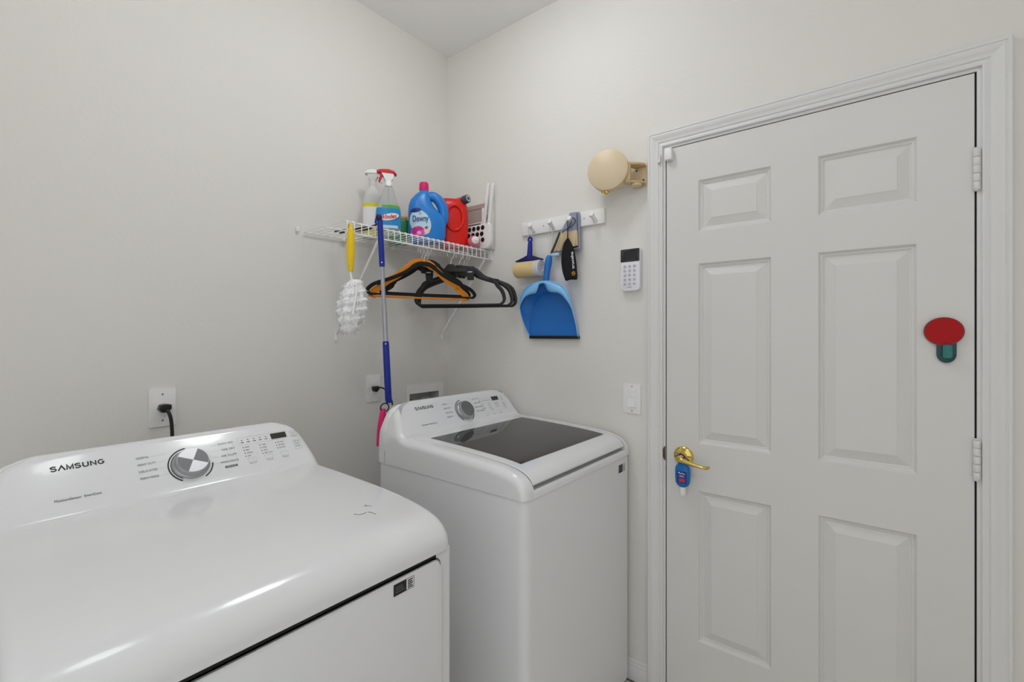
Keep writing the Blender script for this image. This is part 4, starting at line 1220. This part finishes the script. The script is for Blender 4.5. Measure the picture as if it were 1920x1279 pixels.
for k in range(3200):
    t_ = rnd.random() ** 0.9
    a_ = rnd.uniform(0, 2 * PI)
    c_ = ax0.lerp(ax1, t_)
    dir_ = (U_ * math.cos(a_) + Vv * 0.8 * math.sin(a_)).normalized()
    side = Vector((0, 0, 1)).cross(dir_).normalized()
    L = rnd.uniform(0.006, 0.014)
    w_ = rnd.uniform(0.0005, 0.0014)
    p0 = c_ + (U_ * math.cos(a_) + Vv * 0.8 * math.sin(a_)) * fluff_r(t_, a_) * 0.97
    d_ = (dir_ * rnd.uniform(0.15, 0.8) + Vector((0, 0, rnd.uniform(-0.9, 0.3))) + side * rnd.uniform(-.9, .9)).normalized()
    p1 = p0 + d_ * L * 0.6
    p2 = p1 + (d_ + Vector((0, 0, -0.4)) - dir_ * 0.3).normalized() * L * 0.5
    s2 = (side + Vector((0, 0, rnd.uniform(-.8, .8)))).normalized() * w_
    mb.add([p0 - s2, p0 + s2, p1 + s2, p1 - s2, p2 + s2 * .4, p2 - s2 * .4], [(0, 1, 2, 3), (3, 2, 4, 5)])
fl_ = build('fluff_head', mb, 'fluff', fd_, smooth=60)
fl_['kind'] = 'stuff'
build('head_rib', MB().tube([(-0.783, -0.362, 1.535), (-0.795, -0.374, 1.48), (-0.806, -0.372, 1.42)], 0.0035, 6), 'white_pl', fd_)

# clothes hangers
def ribbon(path, w, th, mb):
    P = [Vector((p[0], p[1])) for p in path]
    W = w if isinstance(w, list) else [w] * len(P)
    rings = []
    for i in range(len(P)):
        t_ = (P[min(i + 1, len(P) - 1)] - P[max(i - 1, 0)]).normalized()
        n_ = Vector((-t_.y, t_.x)) * W[i] / 2
        a, b = P[i] + n_, P[i] - n_
        h = th / 2
        rings.append([(a.x, -h * .5, a.y), (a.x, h * .5, a.y), (P[i].x + n_.x * .6, h, P[i].y + n_.y * .6), (P[i].x - n_.x * .6, h, P[i].y - n_.y * .6), (b.x, h * .5, b.y), (b.x, -h * .5, b.y), (P[i].x - n_.x * .6, -h, P[i].y - n_.y * .6), (P[i].x + n_.x * .6, -h, P[i].y + n_.y * .6)])
    mb.loft(rings)
    return mb

def hanger(label, m, x, y, rot, half=0.222, drop=0.150, wid=0.013, endr=0.012, web=False, ztop=1.7225, bar_m=None, tilt=0.0, loop=False, arm=1.0):
    t = thing('clothes_hanger', label, 'hanger', (x, y, ztop), math.radians(rot), 'hangers under the wire shelf', ry=math.radians(tilt))
    hk = spline([(-0.015, 0, -0.022), (-0.0165, 0, -0.010), (-0.010, 0, 0.003), (0.0, 0, 0.006), (0.011, 0, 0.003), (0.0165, 0, -0.010), (0.012, 0, -0.024), (0.003, 0, -0.036), (0.0, 0, -0.050), (0.0, 0, -0.068)], 4)
    build('hook', MB().tube(hk, 0.0019, 7), 'hook_wire', t, world=False)
    zb = -0.064 - drop
    mb = MB()
    for s in (-1, 1):
        zd = drop
        if loop:
            path = [(0, -0.066), (0.030, -0.071), (0.058, -0.086), (0.085, -0.108), (0.125, -0.123), (0.165, -0.136), (half - 0.030, -0.153), (half - 0.010, -0.176), (half, zb + 0.030), (half - 0.004, zb + 0.010), (half - 0.018, zb)]
        else:
            path = [(0, -0.068), (0.024, -0.071), (0.048, -0.084), (0.074, -0.104), (0.105, -0.068 - zd * 0.40 * (arm + 1) / 2), (0.150, -0.068 - zd * 0.58 * arm), (half - 0.036, -0.068 - zd * 0.74 * arm), (half - 0.014, -0.068 - zd * (0.74 * arm + 0.10)), (half - 0.003, -0.068 - zd * (0.74 * arm + 0.20)), (half - 0.004, zb + 0.008), (half - 0.012, zb + 0.001), (half - 0.022, zb)]
        path = [(s * a, b) for a, b in path]
        sp = spline([(a, b, 0) for a, b in path], 4)
        ws = []
        for i in range(len(sp)):
            u = i / (len(sp) - 1)
            ws.append(wid * (1.25 if u < 0.2 else 1.0) if u < 0.72 else max(0.0075, wid * (1.0 - (u - 0.72) * 1.6)))
        ribbon([(p.x, p.y) for p in sp], ws, 0.006, mb)
        # notch lip on the shoulder
    build('shoulder', mb, m, t, world=False)
    for s in (-1, 1):
        nx, nz = (s * 0.150, -0.127) if loop else (s * (half - 0.052), -0.068 - drop * 0.70)
        build('notch_lip', MB().prism([(nx - 0.010 * s, nz + 0.004), (nx - 0.004 * s, nz + 0.010), (nx + 0.006 * s, nz + 0.006), (nx + 0.010 * s, nz - 0.006)], -0.003, 0.003, 'xz'), m, t, world=False)
    build('trouser_bar', ribbon([(-(half - 0.012), zb), (0, zb - 0.001), (half - 0.012, zb)], 0.0078, 0.0058, MB()), bar_m or m, t, world=False)
    if web:
        build('neck_web', MB().prism([(-0.030, -0.066), (-0.012, -0.056), (0.012, -0.056), (0.030, -0.066), (0.046, -0.094), (0.030, -0.104), (-0.030, -0.104), (-0.046, -0.094)], -0.0045, 0.0045, 'xz', 0.002), m, t, world=False)
        build('neck_clip', MB().box((-0.026, -0.0075, -0.112), (-0.006, 0.0075, -0.084), 0.002), m, t, world=False)
    return t
RY = SD + 0.003
hanger('orange flocked hanger, the only orange one under the shelf', 'orange', -0.410, RY + 0.030, -21, 0.216, 0.156, 0.026, bar_m='orange', ztop=1.7265)
hanger('black velvet hanger overlapping the front of the orange hanger', 'black_vel', -0.412, RY + 0.012, -21, 0.240, 0.140, 0.0155, ztop=1.7185, arm=0.90)
hanger('black hanger directly behind the orange hanger', 'black_vel', -0.374, RY + 0.036, -21, 0.196, 0.138, 0.030, web=True, ztop=1.7265)
hanger('black hanger turned away from the wall, widest toward the dustpan', 'black_pl', -0.168, RY, -63, 0.232, 0.180, 0.0185, 0.02, web=True, loop=True)
hanger('black hanger stacked directly behind the widest one', 'black_pl', -0.184, RY, -63, 0.226, 0.176, 0.0185, 0.02, web=True, loop=True)
hanger('black hanger tucked inside the widest one, its end away from the dustpan', 'black_pl', -0.214, RY, -61, 0.208, 0.172, 0.0175, 0.02, web=True, loop=True)
# clip hanger
ch = thing('clothes_hanger', 'short black clip hanger for trousers among the bunched hangers', 'hanger', (-0.268, RY, 1.7225), math.radians(-58), 'hangers under the wire shelf')
hk = spline([(-0.015, 0, -0.022), (-0.0165, 0, -0.010), (-0.010, 0, 0.003), (0.0, 0, 0.006), (0.011, 0, 0.003), (0.0165, 0, -0.010), (0.012, 0, -0.024), (0.003, 0, -0.036), (0.0, 0, -0.050), (0.0, 0, -0.068)], 4)
build('hook', MB().tube(hk, 0.0019, 7), 'hook_wire', ch, world=False)
build('clip_bar', MB().box((-0.115, -0.004, -0.092), (0.115, 0.004, -0.078), 0.002), 'black_pl', ch, world=False)
build('neck_web', MB().prism([(-0.012, -0.058), (0.012, -0.058), (0.030, -0.080), (-0.030, -0.080)], -0.004, 0.004, 'xz', 0.001), 'black_pl', ch, world=False)
for x in (-0.098, 0.090):
    cb = build('clip', MB().prism([(x - 0.017, -0.070), (x + 0.017, -0.070), (x + 0.017, -0.092), (x + 0.013, -0.130), (x - 0.013, -0.130), (x - 0.017, -0.092)], -0.012, -0.004, 'xz', 0.002), 'black_pl', ch, world=False)
    build('clip_jaw', MB().prism([(x - 0.017, -0.070), (x + 0.017, -0.070), (x + 0.013, -0.130), (x - 0.013, -0.130)], 0.003, 0.010, 'xz', 0.002), 'black_pl', cb, world=False)
    build('clip_spring', MB().tube([(x - 0.010, -0.014, -0.096), (x + 0.010, -0.014, -0.096)], 0.0025, 8), 'chrome', cb, world=False)

# ================================================================== PEG RAIL AND WHAT HANGS ON IT
PEGY = (-0.578, -0.6835, -0.7835, -0.8885)
pr_ = thing('peg_rail', 'white four-peg wooden rail mounted above the blue dustpan', 'peg rail', (0, -0.718, 1.804))
build('board', MB().box((-0.0145, -0.928, 1.8045), (-0.0003, -0.508, 1.866), 0.002), 'white_pl', pr_)
for y in PEGY:
    prf = [(0.0, -0.004), (0.0105, -0.004), (0.0095, 0.006), (0.0082, 0.014), (0.0082, 0.026), (0.0100, 0.034), (0.0120, 0.040), (0.0112, 0.0455), (0.0062, 0.0485), (0, 0.049)]
    build('peg', MB().lathe(prf, 18, Matrix.Translation((-0.0135, y, 1.818)) @ Matrix.Rotation(math.radians(-62), 4, 'Y')), 'white_pl', pr_)
for y in (-0.63, -0.835):
    build('rail_screw', MB().lathe([(0, 0), (0.0035, 0), (0.003, 0.0008), (0, 0.001)], 10, Matrix.Translation((-0.0146, y, 1.835)) @ Matrix.Rotation(-PI / 2, 4, 'Y')), 'paleprint', pr_)

# lint roller
lr = thing('lint_roller', 'blue handled lint roller with tan paper on the first peg', 'lint roller', (-0.045, -0.572, 1.612))
LX, LY = -0.044, -0.577
build('hang_loop', MB().tube([Vector((LX + 0.0, LY + 0.010 * math.cos(2 * PI * i / 16), 1.806 + 0.032 * math.sin(2 * PI * i / 16))) for i in range(16)], 0.0012, 5, closed=True), 'cord_w', lr)
build('hang_eye', MB().tube([Vector((LX, LY + 0.0085 * math.cos(2 * PI * i / 16), 1.775 + 0.0105 * math.sin(2 * PI * i / 16))) for i in range(16)], 0.0050, 8, closed=True), 'blue_pl', lr)
build('handle', MB().tube([(LX, LY, 1.766), (LX, LY, 1.755), (LX, LY + 0.001, 1.73), (LX, LY + 0.003, 1.70), (LX, LY + 0.004, 1.688)], [0.0085, 0.0105, 0.0115, 0.0125, 0.0110], 12), 'blue_pl', lr)
build('yoke', MB().prism([(-0.500, 1.6855), (-0.545, 1.697), (-0.568, 1.706), (-0.582, 1.706), (-0.606, 1.697), (-0.645, 1.6835), (-0.645, 1.679), (-0.500, 1.681)], LX - 0.010, LX + 0.010, 'yz', 0.002), mat('navy_yoke', (22, 30, 90), 0.4, var=0.05), lr)
rollm = Matrix.Translation((LX, -0.503, 1.643)) @ Matrix.Rotation(PI / 2, 4, 'X')
build('paper_roll', MB().lathe([(0.020, 0.001), (0.0355, 0.001), (0.036, 0.003), (0.036, 0.108), (0.0355, 0.110), (0.020, 0.110)], 36, rollm), 'paper', lr)
build('end_cap', MB().lathe([(0.0, 0.110), (0.0365, 0.110), (0.0370, 0.112), (0.0370, 0.133), (0.034, 0.1365), (0.016, 0.1365), (0.012, 0.133), (0, 0.133)], 36, rollm), 'clear_roll', lr)

# blue dustpan
dp = thing('dustpan', 'large sky blue dustpan with black rubber lip hanging on the rail', 'dustpan', (-0.02, -0.67, 1.335))
out_ = [(-0.556, 1.337), (-0.540, 1.375), (-0.531, 1.415), (-0.528, 1.455), (-0.533, 1.495), (-0.547, 1.530), (-0.575, 1.558), (-0.612, 1.574), (-0.664, 1.580), (-0.716, 1.574), (-0.752, 1.560), (-0.779, 1.535), (-0.793, 1.500), (-0.799, 1.458), (-0.803, 1.415), (-0.806, 1.375), (-0.807, 1.337)]
sp = spline([(a, b, 0) for a, b in out_], 4)
pc_ = (-0.676, 1.42)
def dep(z):
    return lerp_tab([(1.337, 0.010), (1.40, 0.026), (1.47, 0.050), (1.52, 0.062), (1.58, 0.066)], z)
rows = [[], [], [], []]
fl2 = []
for p in sp:
    y, z = p.x, p.y
    rows[0].append((-0.006 - dep(z), y, z))                     # rim, toward the room
    yi, zi = pc_[0] + (y - pc_[0]) * 0.80, z - max(0, z - 1.42) * 0.26
    rows[1].append((-0.010, y + (yi - y) * 0.5, z + (zi - z) * 0.6))
    yf_ = pc_[0] + (y - pc_[0]) * (1.0 - 0.24 * min(1, max(0, (z - 1.337) / 0.12)))
    rows[2].append((-0.007, yf_, zi))
mb = MB()
n = len(sp)
vs = rows[0] + rows[2]
mb.add(vs, [(i, i + 1, n + i + 1, n + i) for i in range(n - 1)])
# floor of the pan: fan rows between matching left/right floor points
half = n // 2
vs = rows[2]
fs = [(i, i + 1, n - 2 - i, n - 1 - i) for i in range(half)]
mb.add(vs, fs)
pan = build('pan', mb, 'pan_blue', dp, smooth=45)
pan.modifiers.new('thickness', 'SOLIDIFY').thickness = 0.0022
# rim bead
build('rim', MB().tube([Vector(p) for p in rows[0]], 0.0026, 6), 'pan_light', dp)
# hood: flange turned in over the top
inner = [(-0.535, 1.478), (-0.552, 1.500), (-0.572, 1.517), (-0.600, 1.527), (-0.628, 1.530), (-0.640, 1.545), (-0.650, 1.566), (-0.664, 1.570), (-0.680, 1.566), (-0.692, 1.540), (-0.712, 1.530), (-0.742, 1.526), (-0.765, 1.512), (-0.784, 1.488), (-0.795, 1.468)]
ins = spline([(a, b, 0) for a, b in inner], 3)
i0, i1 = 13, 53
outp = [rows[0][i] for i in range(i0, i1)]
mb = MB()
m_ = len(ins)
vs = []
for k in range(m_):
    u = k / (m_ - 1) * (len(outp) - 1)
    a_ = int(min(u, len(outp) - 2)); fr = u - a_
    q = [outp[a_][c] + (outp[a_ + 1][c] - outp[a_][c]) * fr for c in range(3)]
    x_in = q[0] - 0.006
    mid = (q[0] - 0.007, (q[1] + ins[k].x) / 2, (q[2] + ins[k].y) / 2)
    vs += [tuple(q), mid, (x_in, ins[k].x, ins[k].y)]
mb.add(vs, [(3 * k + c, 3 * k + c + 1, 3 * k + c + 4, 3 * k + c + 3) for k in range(m_ - 1) for c in range(2)])
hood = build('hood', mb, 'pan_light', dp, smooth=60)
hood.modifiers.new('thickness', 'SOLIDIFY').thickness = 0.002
build('rubber_lip', MB().box((-0.020, -0.8085, 1.3315), (-0.004, -0.5545, 1.3445), 0.001), 'rubber', dp)
hpth = [(-0.040, -0.664, 1.560), (-0.046, -0.665, 1.585), (-0.046, -0.668, 1.61), (-0.045, -0.672, 1.64), (-0.044, -0.676, 1.665), (-0.043, -0.679, 1.686), (-0.043, -0.680, 1.694)]
build('handle', MB().tube(hpth, [0.020, 0.0135, 0.0130, 0.0145, 0.0165, 0.014, 0.008], 16), 'pan_blue', dp)
build('hang_cord', MB().tube(spline([(-0.044, -0.676, 1.685), (-0.040, -0.6745, 1.75), (-0.036, -0.676, 1.82), (-0.036, -0.6835, 1.838), (-0.036, -0.691, 1.82), (-0.040, -0.688, 1.75), (-0.044, -0.683, 1.685)], 5), 0.0013, 5), 'cord_w', dp)

# small dustpan and brush set behind the pouch
mp = thing('mini_dustpan', 'small blue-grey dustpan behind the black pouch', 'dustpan', (-0.018, -0.76, 1.70))
build('plate', MB().prism([(-0.722, 1.790), (-0.768, 1.862), (-0.775, 1.868), (-0.812, 1.866), (-0.818, 1.858), (-0.822, 1.712), (-0.815, 1.700), (-0.690, 1.694), (-0.676, 1.702)], -0.022, -0.0165, 'yz', 0.001), 'grey_pl', mp)
build('side_rim', MB().tube([(-0.026, -0.722, 1.792), (-0.028, -0.700, 1.745), (-0.030, -0.678, 1.702)], 0.0042, 8), 'grey_dk', mp)
build('side_rim', MB().tube([(-0.026, -0.817, 1.862), (-0.028, -0.820, 1.79), (-0.030, -0.823, 1.708)], 0.0036, 8), 'grey_pl', mp)
build('front_edge', MB().box((-0.033, -0.720, 1.692), (-0.0165, -0.677, 1.7045), 0.002), 'label_sky', mp)
hb_ = thing('hand_brush', 'small cream bristle brush with blue-grey handle behind the pouch', 'brush', (-0.034, -0.775, 1.71))
build('brush_handle', MB().prism([(-0.733, 1.783), (-0.746, 1.800), (-0.768, 1.815), (-0.772, 1.858), (-0.779, 1.8655), (-0.804, 1.8645), (-0.809, 1.857), (-0.811, 1.785)], -0.034, -0.026, 'yz', 0.002), 'grey_pl', hb_)
mb = MB()
for k in range(46):
    f_ = k / 45
    y0, y1 = -0.734 - 0.076 * f_, -0.696 - 0.118 * f_
    z1 = 1.712 + rnd.uniform(-.003, .003)
    for xx in (-0.0335, -0.030, -0.0265):
        mb.tube([(xx, y0, 1.788), (xx + rnd.uniform(-.002, .002), y1 + rnd.uniform(-.002, .002), z1)], [0.0011, 0.0013], 4)
bz = build('bristles', mb, 'bristle', hb_)
bz['kind'] = 'stuff'
build('clip_bar', MB().tube([(-0.036, -0.79, 1.7165), (-0.038, -0.818, 1.718)], 0.0035, 6), 'black_pl', hb_)

# black drawstring pouch
po = thing('pouch', 'black cloth pouch with white lettering and amber mark on the third peg', 'pouch', (-0.05, -0.785, 1.577))
pol = [(-0.772, 1.754), (-0.757, 1.735), (-0.748, 1.700), (-0.746, 1.660), (-0.751, 1.620), (-0.760, 1.592), (-0.769, 1.576), (-0.790, 1.5795), (-0.806, 1.5785), (-0.8235, 1.580), (-0.8225, 1.612), (-0.818, 1.655), (-0.809, 1.700), (-0.794, 1.735), (-0.782, 1.754)]
po2 = [(p.x, p.y) for p in spline([(a, b, 0) for a, b in pol], 3)]
cx = sum(p[0] for p in po2) / len(po2); cz = sum(p[1] for p in po2) / len(po2)
rings = []
for s_, x in ((0.55, -0.0440), (0.85, -0.0455), (0.97, -0.048), (1.0, -0.0505), (0.97, -0.053), (0.85, -0.0555), (0.55, -0.0570)):
    rings.append([(x, cx + (a - cx) * s_, cz + (b - cz) * s_) for a, b in po2])
build('bag', MB().loft(rings), 'cloth_blk', po, smooth=70)
build('drawstring', MB().tube(spline([(-0.050, -0.776, 1.750), (-0.049, -0.776, 1.80), (-0.046, -0.774, 1.826), (-0.042, -0.7835, 1.842), (-0.046, -0.793, 1.826), (-0.049, -0.778, 1.79), (-0.050, -0.779, 1.750)], 5), 0.0017, 6), 'black_pl', po)
build('drawstring', MB().tube(spline([(-0.046, -0.776, 1.797), (-0.045, -0.797, 1.806), (-0.041, -0.808, 1.822), (-0.040, -0.802, 1.838), (-0.043, -0.790, 1.836)], 5), 0.0016, 6), 'black_pl', po)
build('drawstring', MB().tube(spline([(-0.047, -0.776, 1.797), (-0.046, -0.762, 1.792), (-0.045, -0.752, 1.789), (-0.044, -0.748, 1.782)], 5), 0.0018, 6), 'black_pl', po)
text('lettering', 'truceha', (-0.0576, -0.8145, 1.6235), (0, 0.10, 1), (0, 1, -0.10), 'white_pr', po, width=0.072, height=0.0125, bold=0.02, depth=0.0)
mb = MB()
for i in range(6):
    a_, b_ = PI / 6 + 2 * PI * i / 6, PI / 6 + 2 * PI * (i + 1) / 6
    mb.add([(-0.0577, -0.8095 + r * math.cos(q), 1.604 + r * math.sin(q) * 1.05) for r, q in ((0.0062, a_), (0.0090, a_), (0.0090, b_), (0.0062, b_))], [(0, 1, 2, 3)])
mb.add([(-0.0577, -0.8045, 1.606), (-0.0577, -0.8045, 1.609), (-0.0577, -0.8145, 1.603), (-0.0577, -0.8145, 1.600)], [(0, 1, 2, 3)])
build('emblem', mb, 'amber', po, smooth=0)

# ================================================================== RETRACTABLE REEL
rl = thing('clothesline_reel', 'round beige retractable clothesline reel beside the door casing', 'reel', (-0.085, -0.985, 1.906))
nrm = Vector((-0.975, -0.22, 0.0)).normalized()
rc = Vector((-0.085, -0.9815, 1.9845))
rq = Vector((0, 0, 1)).rotation_difference(nrm).to_matrix().to_4x4()
rm = Matrix.Translation(rc) @ rq
build('drum', MB().lathe([(0, -0.028), (0.074, -0.028), (0.0785, -0.025), (0.0790, -0.020), (0.0790, 0.010), (0.0782, 0.0145), (0.075, 0.0168), (0.0, 0.0178)], 64, rm), 'beige_pl', rl)
build('line_stop', MB().lathe([(0, 0), (0.009, 0), (0.010, -0.004), (0.0075, -0.010), (0.0045, -0.012), (0, -0.0125)], 16, Matrix.Translation((rc.x, -0.974, 1.906))), 'brass', rl)
build('line_knob', MB().lathe([(0, -0.0045), (0.004, -0.0035), (0.0058, 0), (0.004, 0.0035), (0, 0.0045)], 14, Matrix.Translation((rc.x - 0.016, -0.966, 1.900))), 'brass', rl)
build('wall_plate', MB().prism(rrect(-1.1035, 1.920, -1.045, 2.016, 0.010), -0.004, -0.0003, 'yz', 0.001), 'beige_pl', rl)
for z in (2.000, 1.932):
    m_ = Matrix.Translation((-0.035, -1.072, z))
    build('hinge_arm', MB().prism([(-0.002, -1.100), (-0.002, -1.058), (-0.030, -1.046), (-0.055, -1.040), (-0.070, -1.044), (-0.074, -1.058), (-0.062, -1.072), (-0.046, -1.092), (-0.025, -1.103)], z - 0.004, z + 0.004, 'xy', 0.0015), 'beige_dk', rl)
build('hinge_pin', MB().tube([(-0.060, -1.057, 1.925), (-0.060, -1.057, 2.007)], 0.0065, 12), 'beige_dk', rl)
build('pivot_cap', MB().lathe([(0, -0.010), (0.018, -0.009), (0.021, -0.004), (0.021, 0), (0, 0)], 22, Matrix.Translation((-0.034, -1.074, 1.9275))), 'beige_pl', rl)
build('drum_strap', MB().box((-0.074, -1.066, 1.935), (-0.060, -1.040, 1.996), 0.003), 'beige_dk', rl)
for y, z in ((-1.090, 1.947), (-1.062, 1.988)):
    build('plate_screw', MB().lathe([(0, 0), (0.004, 0), (0.0032, 0.0014), (0, 0.0018)], 10, Matrix.Translation((-0.0042, y, z)) @ Matrix.Rotation(-PI / 2, 4, 'Y')), 'old_brass', rl)

# ================================================================== THINGS ON THE DOOR
rh = thing('adhesive_hook', 'red oval and teal adhesive hook on the hinge side of the door', 'hook', (-0.008, -1.9425, 1.273))
ov = ell(-1.9425, 1.359, 0.0412, 0.0385, 40)
build('rim', MB().prism(ov, -0.011, -0.0005, 'yz', 0.002), 'red_rim', rh)
build('face', MB().prism(ell(-1.9425, 1.359, 0.0378, 0.0352, 40), -0.0122, -0.0105, 'yz', 0.0008), 'red_disc', rh)
tb = [(-1.928, 1.34), (-1.928, 1.300)] + [(-1.948 + 0.020 * math.cos(math.radians(a_)), 1.297 - 0.0235 * math.sin(math.radians(a_))) for a_ in range(0, 181, 15)] + [(-1.968, 1.300), (-1.968, 1.34)]
build('hook_base', MB().prism(tb, -0.0105, -0.0006, 'yz', 0.002), 'teal_dk', rh)
build('hook_tongue', MB().prism(rrect(-1.9585, 1.287, -1.9395, 1.3225, 0.003), -0.024, -0.008, 'yz', 0.003), 'teal', rh)

sb = thing('sanitizer_bottle', 'small blue gel bottle with white cap hanging from the door lever', 'bottle', (-0.045, -1.2535, 0.777))
bx = -0.045
SBN = [(0.8065, .010, .008), (0.812, .019, .011), (0.822, .0245, .013), (0.845, .0262, .0138), (0.864, .0260, .0138), (0.877, .0245, .0130), (0.888, .017, .0105), (0.892, .012, .009)]
srings = [[(bx + q[1], -1.2535 + q[0], z) for q in [(p[0], p[1]) for p in sring(0, hw, hd, 0, 0, 3, 24)]] for z, hw, hd in SBN]
build('bottle', MB().loft(srings), 'gel_blue', sb)
build('cap', MB().lathe([(0, 0.7775), (0.0095, 0.7775), (0.0105, 0.779), (0.0108, 0.806), (0, 0.8075)], 20, Matrix.Translation((bx, -1.2535, 0))), 'white_pl', sb)
lbq = build('label', MB().prism(rrect(-1.2715, 0.8225, -1.238, 0.8640, 0.003), bx - 0.0146, bx - 0.0132, 'yz'), 'gel_label', sb)
build('label_print', MB().box((bx - 0.0150, -1.2655, 0.8265), (bx - 0.0145, -1.2455, 0.8385)), 'gel_red', lbq, smooth=0)
build('label_print', MB().tube(spline([(bx - 0.0148, -1.243, 0.857), (bx - 0.0148, -1.2455, 0.8605), (bx - 0.0148, -1.250, 0.8555), (bx - 0.0148, -1.256, 0.8585), (bx - 0.0148, -1.262, 0.8555), (bx - 0.0148, -1.2665, 0.857)], 4), 0.0011, 5), 'white_pr', lbq, smooth=0)
for z in (0.8485, 0.8445):
    build('label_print', MB().box((bx - 0.0150, -1.2630, z), (bx - 0.0145, -1.2460, z + 0.0016)), 'rose_pale', lbq, smooth=0)
build('holder_loop', MB().tube(spline([(bx, -1.2655, 0.876), (-0.036, -1.262, 0.892), (-0.029, -1.256, 0.908), (-0.029, -1.2425, 0.9185), (-0.029, -1.229, 0.908), (-0.036, -1.241, 0.892), (bx, -1.2425, 0.876)], 5), 0.0026, 7), 'blue_pl', sb)
